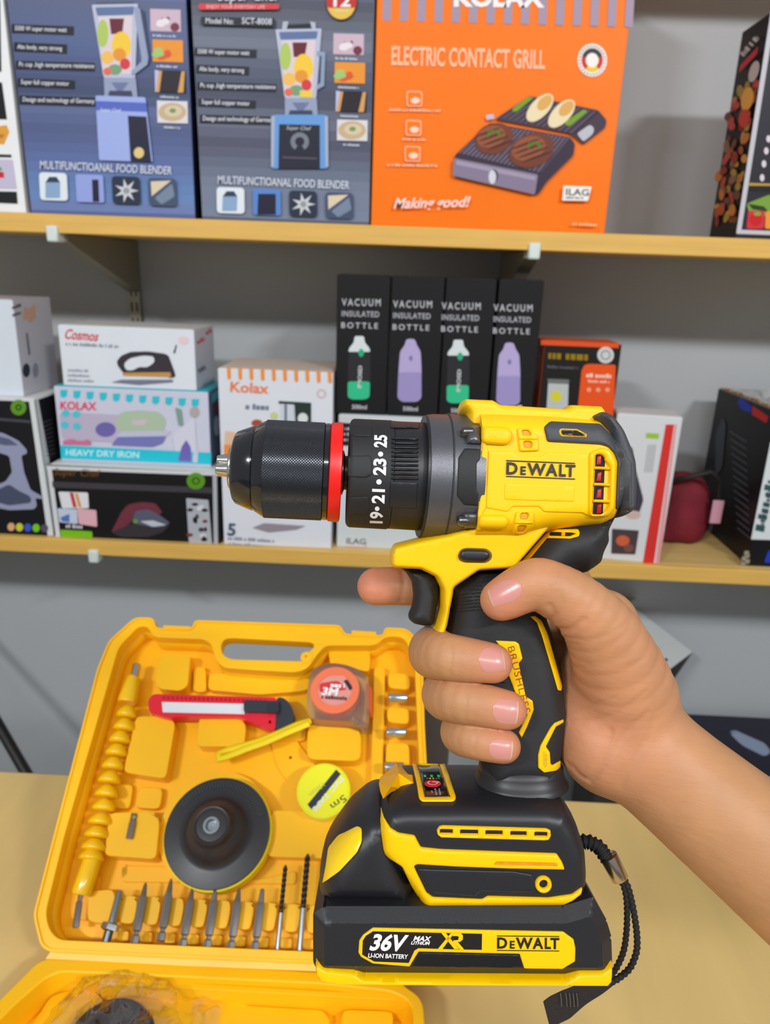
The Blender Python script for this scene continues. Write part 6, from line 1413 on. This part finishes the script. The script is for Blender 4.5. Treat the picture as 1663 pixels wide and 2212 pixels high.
cord([(625, 570), (690, 680), (735, 840), (775, 1050), (798, 1250), (790, 1420), (720, 1590), (600, 1700), (520, 1745)], 6.6, 'cord_strand', lan, [24, 26, 26, 26, 24, 22, 18, 12, 6])
P = spline([(*Zs([q])[0], w) for q, w in (((560, 1700), 6), ((400, 1790), 2), ((200, 1880), -2), ((30, 1985), -4), ((-120, 2060), -2), ((-200, 2120), 2))], 10)
mb = MB(); Q = [dpx(*q) for q in P]; rib = []
for i, q in enumerate(Q):
    f = i/(len(Q)-1); hw = (9+22*min(1, f*1.6))*SS; d = (-UP*0.97+RT*0.25); d = d/np.linalg.norm(d); rib += [q-d*hw+FW*1.2*SS, q+d*hw+FW*1.2*SS, q+d*hw-FW*1.2*SS, q-d*hw-FW*1.2*SS]
n = len(Q); mb.add(rib, [(i*4+k, i*4+(k+1) % 4, i*4+4+(k+1) % 4, i*4+4+k) for i in range(n-1) for k in range(4)]+[(0, 1, 2, 3), ((n-1)*4+3, (n-1)*4+2, (n-1)*4+1, (n-1)*4)], mat('webbing_black', (28, 22, 20), 0.8, bump=1.0, bscale=1300)); mb.build('webbing', lan)
mb = MB()
for x in (60, 100, 140, 180, 0): 
    pts = [dpx(*Zs([(x-20+dx, y)])[0], 3) for dx, y in ((-30, 1870), (-25, 1900), (-20, 1940), (-18, 1985), (-15, 2020))]; mb.tube(pts, 1.0*SS, mat('stitch_grey', (90, 84, 80), 0.8), 5)
tag(mb.build('stitches', lan), kind='stuff')
# ------------------------------------------------------------------ right hand holding the drill, with forearm
def hp(px, py, w): u, v = uvp(px, py, w); return np.array([u, v, w], float)
def hr(r, w): return r*(1-w/FPX)
def chain(pts):
    """(px, py, w, apparent radius) -> list of round cones in drill units"""
    return [(hp(*a[:3]), hp(*b[:3]), hr(a[3], a[2]), hr(b[3], b[2])) for a, b in zip(pts[:-1], pts[1:])]
def smooth_path(pts, n=5):
    P = [np.array(p, float) for p in pts]; return [tuple(q) for q in spline(P, n)]
FING = {
 'index':  [(1215, 1262, -165, 62), (1080, 1262, -150, 55), (985, 1262, -118, 50), (920, 1264, -96, 46), (868, 1265, -86, 42), (835, 1266, -80, 41), (812, 1266.5, -78, 40.5)],
 'middle': [(1225, 1372, -170, 66), (1090, 1372, -150, 60), (985, 1386, -112, 58), (942, 1404, -45, 56), (940, 1412, 30, 55), (962, 1418, 88, 51), (1008, 1425, 112, 48), (1052, 1431, 118, 44), (1064, 1433, 118, 42.5)],
 'ring':   [(1232, 1462, -168, 62), (1110, 1462, -150, 57), (1012, 1474, -112, 55), (970, 1493, -45, 54), (966, 1503, 30, 53), (990, 1512, 88, 50), (1040, 1522, 112, 46), (1084, 1532, 116, 43), (1096, 1534, 116, 41.5)],
 'little': [(1235, 1548, -155, 56), (1130, 1546, -138, 50), (1044, 1556, -104, 48), (1004, 1574, -40, 47.5), (999, 1584, 30, 46.5), (1014, 1592, 80, 44), (1046, 1602, 104, 41), (1078, 1610, 110, 38), (1088, 1612, 110, 36.5)],
}
THUMB = [(1350, 1500, 10, 110), (1325, 1420, 62, 92), (1290, 1352, 98, 76), (1240, 1302, 118, 66), (1190, 1272, 128, 60), (1158, 1262, 132, 57), (1128, 1272, 130, 53), (1098, 1288, 126, 49), (1082, 1296, 124, 45)]
PALM = [ [(1330, 1500, -40, 105), (1360, 1580, -10, 100), (1300, 1610, 10, 84)],
         [(1280, 1420, -120, 95), (1300, 1530, -110, 100), (1330, 1600, -70, 100)],
         [(1300, 1350, -110, 78), (1330, 1440, -80, 92)],
         [(1285, 1555, 2, 72), (1288, 1610, 10, 72), (1300, 1625, 0, 70)],
         [(1262, 1450, -20, 50), (1268, 1560, -6, 58)] ]
ARM = [(1350, 1600, -20, 118), (1400, 1630, 0, 118), (1470, 1690, 15, 122), (1560, 1765, 40, 130), (1680, 1862, 70, 143), (1830, 1985, 110, 158), (1980, 2105, 150, 170)]
h_ = 2.9
lo = np.array([745.0, 1180.0, -262.0]); hi = np.array([1800.0, 2080.0, 232.0])
NX, NY, NZ = [int(q) for q in np.ceil((hi-lo)/h_)]
gx = (lo[0]+h_*np.arange(NX)).astype(np.float32); gy = (lo[1]+h_*np.arange(NY)).astype(np.float32); gz = (lo[2]+h_*np.arange(NZ)).astype(np.float32)
def cone_field(cones, pad=48.0, k=0.0, flat=None):
    """signed distance of a chain on a sub-box of the grid, far value elsewhere"""
    A = np.array([c[0] for c in cones]+[c[1] for c in cones]); R = max(max(c[2], c[3]) for c in cones)+pad
    i0 = np.clip(((A.min(0)-R-lo)/h_).astype(int), 0, [NX, NY, NZ]); i1 = np.clip(((A.max(0)+R-lo)/h_).astype(int)+2, 0, [NX, NY, NZ])
    X = gx[i0[0]:i1[0], None, None]; Y = gy[None, i0[1]:i1[1], None]; Z = gz[None, None, i0[2]:i1[2]]
    out = None
    for a, b, ra, rb in cones:
        ab = b-a; l2 = float(ab @ ab)+1e-9
        dx, dy, dz = X-np.float32(a[0]), Y-np.float32(a[1]), Z-np.float32(a[2])
        t = np.clip((dx*np.float32(ab[0])+dy*np.float32(ab[1])+dz*np.float32(ab[2]))/np.float32(l2), 0, 1)
        d = np.sqrt((dx-t*np.float32(ab[0]))**2+(dy-t*np.float32(ab[1]))**2+(dz-t*np.float32(ab[2]))**2)-(np.float32(ra)+t*np.float32(rb-ra))
        out = d if out is None else smin(out, d, k) if k else np.minimum(out, d)
    return (i0, i1), out.astype(np.float32)
def smin(a, b, k):
    hk = np.clip(0.5+0.5*(b-a)/np.float32(k), 0, 1); return b+(a-b)*hk-np.float32(k)*hk*(1-hk)
FAR = np.float32(80.0)
def full(cf):
    (i0, i1), d = cf; F_ = np.full((NX, NY, NZ), FAR, np.float32); F_[i0[0]:i1[0], i0[1]:i1[1], i0[2]:i1[2]] = d; return F_
palm = None
for pc_ in PALM:
    f = full(cone_field(chain(pc_), 80)); palm = f if palm is None else smin(palm, f, 34)
arm = full(cone_field(chain(ARM), 80, k=0)); palm = smin(palm, arm, 46); del arm
th = full(cone_field(chain(smooth_path(THUMB, 3)), 60)); hand = smin(palm, th, 26); del th
for nme, pts in FING.items():
    (i0, i1), d = cone_field(chain(smooth_path(pts, 3)), 40)
    sl = (slice(i0[0], i1[0]), slice(i0[1], i1[1]), slice(i0[2], i1[2]))
    # fingers melt into the palm only at the far side of the grip
    zz_ = gz[i0[2]:i1[2]][None, None, :]; xx_ = gx[i0[0]:i1[0]][:, None, None]
    kk = np.clip((xx_-1120)/80, 0, 1)*22+1.5
    hk = np.clip(0.5+0.5*(d-hand[sl])/kk, 0, 1)
    hand[sl] = d+(hand[sl]-d)*hk-kk*hk*(1-hk)
# creases: thin grooves pressed into the skin
def groove(pts, r, depth):
    global hand
    (i0, i1), d = cone_field(chain([(a, b, c, r) for a, b, c in pts]), 6)
    sl = (slice(i0[0], i1[0]), slice(i0[1], i1[1]), slice(i0[2], i1[2])); hand[sl] = np.maximum(hand[sl], -smin(d, np.float32(0)*d+2, 2)*depth+0*d) if False else hand[sl]+np.clip(-d/r, 0, 1)*depth
def crease(pts, r=9.0, depth=3.2, base=None):
    """pts in photo pixels; laid on the skin by marching from the camera side"""
    P = []
    for px, py in spline([np.array(q, float) for q in pts], 5):
        for w in np.arange(228, -240, -2.0):
            u, v = uvp(px, py, w); i = int((u-lo[0])/h_); j = int((v-lo[1])/h_); k = int((w-lo[2])/h_)
            if 0 <= i < NX and 0 <= j < NY and 0 <= k < NZ and hand[i, j, k] < 0: P.append((px, py, w)); break
    P = [p for p in P]
    if len(P) > 1: groove(P, r, depth)
for pts, r, dp in (([(1152, 1352), (1190, 1356), (1230, 1362), (1262, 1340)], 12, 6), ([(1188, 1308), (1196, 1330), (1185, 1345)], 10, 4.5), ([(1215, 1290), (1212, 1315), (1200, 1330)], 8, 3), ([(1228, 1650), (1270, 1685), (1300, 1640), (1318, 1580)], 12, 4.5),
                   ([(1275, 1690), (1310, 1650), (1345, 1590), (1400, 1540)], 10, 3.6), ([(1340, 1700), (1370, 1640), (1410, 1570), (1418, 1510)], 9, 2.4), ([(1230, 1560), (1290, 1556), (1350, 1530), (1395, 1495)], 9, 2.6), ([(1210, 1540), (1270, 1530), (1330, 1505)], 8, 1.8),
                   ([(1205, 1370), (1260, 1382), (1320, 1370), (1360, 1340)], 8, 2.0), ([(1215, 1440), (1300, 1440), (1370, 1410)], 8, 1.3), ([(868, 1232), (872, 1262), (866, 1300)], 8, 3.0), ([(1355, 1440), (1390, 1425)], 7, 1.5),
                   ([(968, 1384), (976, 1415), (970, 1452)], 6, 1.6), ([(990, 1388), (996, 1415), (990, 1450)], 6, 1.2), ([(1000, 1484), (1008, 1512), (1002, 1548)], 6, 1.6), ([(1022, 1490), (1028, 1515), (1022, 1548)], 6, 1.2), ([(1020, 1566), (1026, 1592), (1020, 1624)], 6, 1.5), ([(1196, 1222), (1182, 1250), (1192, 1282)], 7, 1.4), ([(1214, 1232), (1204, 1262), (1214, 1292)], 7, 1.2)):
    crease(pts, r, dp)
def surface_nets(Fd, lo, h):
    """dual surface of a sampled field at level zero"""
    S_ = Fd < 0
    nx, ny, nz = Fd.shape
    c = np.zeros((nx-1, ny-1, nz-1), np.uint8)
    for dx in (0, 1):
        for dy in (0, 1):
            for dz in (0, 1): c += S_[dx:nx-1+dx, dy:ny-1+dy, dz:nz-1+dz]
    act = (c > 0) & (c < 8); idx = np.full(act.shape, -1, np.int64); I, J, K = np.nonzero(act); n = len(I); idx[I, J, K] = np.arange(n)
    acc = np.zeros((n, 3)); cnt = np.zeros(n)
    corners = [(a, b, d) for a in (0, 1) for b in (0, 1) for d in (0, 1)]
    for p in corners:
        for ax in range(3):
            if p[ax] == 1: continue
            q = list(p); q[ax] = 1
            fa = Fd[I+p[0], J+p[1], K+p[2]]; fb = Fd[I+q[0], J+q[1], K+q[2]]; m = (fa < 0) != (fb < 0)
            t = np.where(m, fa/np.where(m, fa-fb, 1), 0)
            pt = np.tile(np.array(p, float), (n, 1)); pt[:, ax] += t
            acc[m] += pt[m]; cnt[m] += 1
    V = (acc/cnt[:, None]+np.stack([I, J, K], 1))*h+lo
    faces = []
    for ax in range(3):
        a1, a2 = (ax+1) % 3, (ax+2) % 3
        s0 = [slice(None)]*3; s1 = [slice(None)]*3; s0[ax] = slice(0, -1); s1[ax] = slice(1, None)
        A = S_[tuple(s0)]; B = S_[tuple(s1)]; E = np.stack(np.nonzero(A != B), 1)
        ok = (E[:, a1] > 0) & (E[:, a2] > 0) & (E[:, a1] < Fd.shape[a1]-1) & (E[:, a2] < Fd.shape[a2]-1); E = E[ok]
        def at_(d1, d2):
            q = E.copy(); q[:, a1] -= d1; q[:, a2] -= d2; return idx[q[:, 0], q[:, 1], q[:, 2]]
        Q = np.stack([at_(1, 1), at_(0, 1), at_(0, 0), at_(1, 0)], 1)
        flip = ~A[E[:, 0], E[:, 1], E[:, 2]]; Q[flip] = Q[flip][:, ::-1]
        faces.append(Q)
    return V, np.concatenate(faces)
HV, HF = surface_nets(hand, lo, h_)
arm_root = thing('person', dw(1350, 1600, -20), 'bare right hand and forearm gripping the drill handle', 'person')
W3 = dwa(HV[:, 0], HV[:, 1], HV[:, 2])-np.array(arm_root['_o'])[None]
me = bpy.data.meshes.new('hand_and_forearm'); me.from_pydata(W3.tolist(), [], HF.tolist()); me.update()
bm = bmesh.new(); bm.from_mesh(me)
# the forearm goes on past the sampled block, to just short of the elbow
_qa, _qb = hp(*ARM[-3][:3]), hp(*ARM[-1][:3]); _ad = Vector(dw(*_qb)-dw(*_qa)).normalized()
_be = [e for e in bm.edges if e.is_boundary]; _far = max(v.co.dot(_ad) for e in _be for v in e.verts)
for _k, (_len, _sc) in enumerate(((0.015, 1.03), (0.05, 1.06), (0.05, 1.04), (0.05, 1.0), (0.02, 0.9))):
    _r = bmesh.ops.extrude_edge_only(bm, edges=_be); _nv = [q for q in _r['geom'] if isinstance(q, bmesh.types.BMVert)]; _be = [q for q in _r['geom'] if isinstance(q, bmesh.types.BMEdge) and q.is_boundary]
    _far += _len; _c = sum((v.co for v in _nv), Vector())/len(_nv)
    for v in _nv:
        v.co = v.co+_ad*(_far-v.co.dot(_ad)); 
    _c = sum((v.co for v in _nv), Vector())/len(_nv)
    for v in _nv: v.co = _c+(v.co-_c)*_sc
bmesh.ops.edgeloop_fill(bm, edges=_be)
for _ in range(3): bmesh.ops.smooth_vert(bm, verts=bm.verts, factor=0.5, use_axis_x=True, use_axis_y=True, use_axis_z=True)
bmesh.ops.recalc_face_normals(bm, faces=bm.faces); bm.to_mesh(me); bm.free()
me.polygons.foreach_set('use_smooth', [True]*len(me.polygons))
# rosier skin at the fingertips, knuckles and thumb ball (a skin colour, stored per vertex)
ros = np.zeros(len(HV))
for c_, r_, a_ in ((hp(1090, 1296, 130), 60, 1.0), (hp(1165, 1255, 140), 60, 0.45), (hp(1075, 1432, 130), 60, 0.8), (hp(1106, 1532, 130), 58, 0.8), (hp(1092, 1610, 118), 52, 0.8), (hp(800, 1266, -60), 70, 1.0), (hp(1280, 1570, 60), 170, 0.42), (hp(1290, 1430, 60), 150, 0.4), (hp(960, 1425, 60), 60, 0.25), (hp(985, 1515, 60), 60, 0.25), (hp(1235, 1330, 130), 70, 0.45)):
    d = np.linalg.norm(HV-c_, axis=1); ros = np.maximum(ros, a_*np.exp(-(d/r_)**2))
ca = me.attributes.new('flush', 'FLOAT', 'POINT'); ca.data.foreach_set('value', np.concatenate([ros, np.zeros(len(me.vertices)-len(ros))]).astype(np.float32))
ms = bpy.data.materials.new('skin'); ms.use_nodes = True; nt = ms.node_tree; b = nt.nodes['Principled BSDF']
at_n = nt.nodes.new('ShaderNodeAttribute'); at_n.attribute_name = 'flush'
mx = nt.nodes.new('ShaderNodeMix'); mx.data_type = 'RGBA'; mx.inputs[6].default_value = lin((184, 134, 92)); mx.inputs[7].default_value = lin((210, 132, 102)); nt.links.new(at_n.outputs['Fac'], mx.inputs['Factor'])
tcn = nt.nodes.new('ShaderNodeTexCoord'); nz = nt.nodes.new('ShaderNodeTexNoise'); nz.inputs['Scale'].default_value = 60; nz.inputs['Detail'].default_value = 5; nt.links.new(tcn.outputs['Object'], nz.inputs['Vector'])
mr = nt.nodes.new('ShaderNodeMapRange'); mr.inputs['From Min'].default_value = 0.3; mr.inputs['From Max'].default_value = 0.7; mr.inputs['To Min'].default_value = 0.92; mr.inputs['To Max'].default_value = 1.06; nt.links.new(nz.outputs['Fac'], mr.inputs['Value'])
m2 = nt.nodes.new('ShaderNodeMix'); m2.data_type = 'RGBA'; m2.blend_type = 'MULTIPLY'; m2.inputs['Factor'].default_value = 1; nt.links.new(mx.outputs[2], m2.inputs[6]); nt.links.new(mr.outputs['Result'], m2.inputs[7]); nt.links.new(m2.outputs[2], b.inputs['Base Color'])
b.inputs['Roughness'].default_value = 0.52; b.inputs['Subsurface Weight'].default_value = 0.12; b.inputs['Subsurface Radius'].default_value = (0.005, 0.002, 0.001); b.inputs['Subsurface Scale'].default_value = 1.0; b.inputs['Specular IOR Level'].default_value = 0.4
vz = nt.nodes.new('ShaderNodeTexVoronoi'); vz.inputs['Scale'].default_value = 1500; nt.links.new(tcn.outputs['Object'], vz.inputs['Vector'])
wv = nt.nodes.new('ShaderNodeTexNoise'); wv.inputs['Scale'].default_value = 220; wv.inputs['Detail'].default_value = 4
mp_ = nt.nodes.new('ShaderNodeMapping'); mp_.inputs['Scale'].default_value = (0.35, 1, 1.6); nt.links.new(tcn.outputs['Object'], mp_.inputs['Vector']); nt.links.new(mp_.outputs['Vector'], wv.inputs['Vector'])
bp1 = nt.nodes.new('ShaderNodeBump'); bp1.inputs['Strength'].default_value = 0.10; bp1.inputs['Distance'].default_value = 0.0003; nt.links.new(vz.outputs['Distance'], bp1.inputs['Height'])
bp2 = nt.nodes.new('ShaderNodeBump'); bp2.inputs['Strength'].default_value = 0.32; bp2.inputs['Distance'].default_value = 0.0008; nt.links.new(wv.outputs['Fac'], bp2.inputs['Height']); nt.links.new(bp1.outputs['Normal'], bp2.inputs['Normal']); nt.links.new(bp2.outputs['Normal'], b.inputs['Normal'])
me.materials.append(ms)
ho = bpy.data.objects.new('hand_and_forearm', me); COL.objects.link(ho); ho.parent = arm_root
# ---- finger nails, laid on the finger ends
bvh = BVHTree.FromPolygons([tuple(p) for p in (W3+np.array(arm_root['_o'])[None]).tolist()], HF.tolist())
m_nail = mat('nail', (204, 138, 128), 0.28, coat=0.2, sss=0.08); m_nw = mat('nail_edge', (206, 168, 138), 0.4)
def nail(cx_, cy_, L_, Wd, ang, name='finger_nail', lunula=True):
    """centre pixel, length (root to tip) and width in pixels, direction root->tip in the picture"""
    ca_, sa_ = math.cos(ang), math.sin(ang); N1, N2 = 17, 13; vs = []; nr = []
    for i in range(N1):
        for j in range(N2):
            s = -1+2*i/(N1-1); t = -1+2*j/(N2-1)
            q_ = max(0.0, (-s-0.1)/0.9); half = math.sqrt(max(0.0, 1-q_**2.4)) if s < 0 else (1-0.06*s*s)
            x = s*L_/2; y = t*Wd/2*max(0.30, half); 
            if s > 0.8: x -= (s-0.8)*L_*0.25*abs(t)**2.5
            px, py = cx_+x*ca_-y*sa_, cy_+x*sa_+y*ca_
            d = ray(px, py); d = d/np.linalg.norm(d)
            hit, nn_, _, _ = bvh.ray_cast(Vector(CAM), Vector(d))
            if hit is None: hit = Vector(dpx(px, py, 110)); nn_ = Vector(-FW)
            edge = max(abs(t), abs(s)); lift = (2.6-1.9*edge**4)*SS
            if s > 0.85: lift = 2.4*SS*(1-0.3*abs(t)**4)
            vs.append(np.array(hit)-FW*lift*0.8+np.array(nn_)*lift*0.4)
    mb = MB(); fs = [(i*N2+j, (i+1)*N2+j, (i+1)*N2+j+1, i*N2+j+1) for i in range(N1-1) for j in range(N2-1)]
    k = int((N1-1)*0.94)
    mb.add(vs, [f for f in fs if f[0]//N2 < k], m_nail); mb.add(vs, [f for f in fs if f[0]//N2 >= k], m_nw)
    # free edge and rim
    def strip(ids):
        a = [vs[q] for q in ids]; c = [v+FW*3.2*SS for v in a]; n = len(a); mb.add(a+c, [(q, q+1, n+q+1, n+q) for q in range(n-1)], m_nw)
    strip([(N1-1)*N2+j for j in range(N2)]); 
    o = mb.build(name, arm_root); weld(o, 1e-7); o.data.polygons.foreach_set('use_smooth', [True]*len(o.data.polygons)); o.data.set_sharp_from_angle(angle=math.radians(60))
    return o
nail(1090, 1279, 74, 48, math.radians(163), 'thumb_nail')
nail(1063, 1425, 56, 54, math.radians(-10)); nail(1092, 1537, 56, 52, math.radians(5)); nail(1082, 1619, 52, 43, math.radians(6))
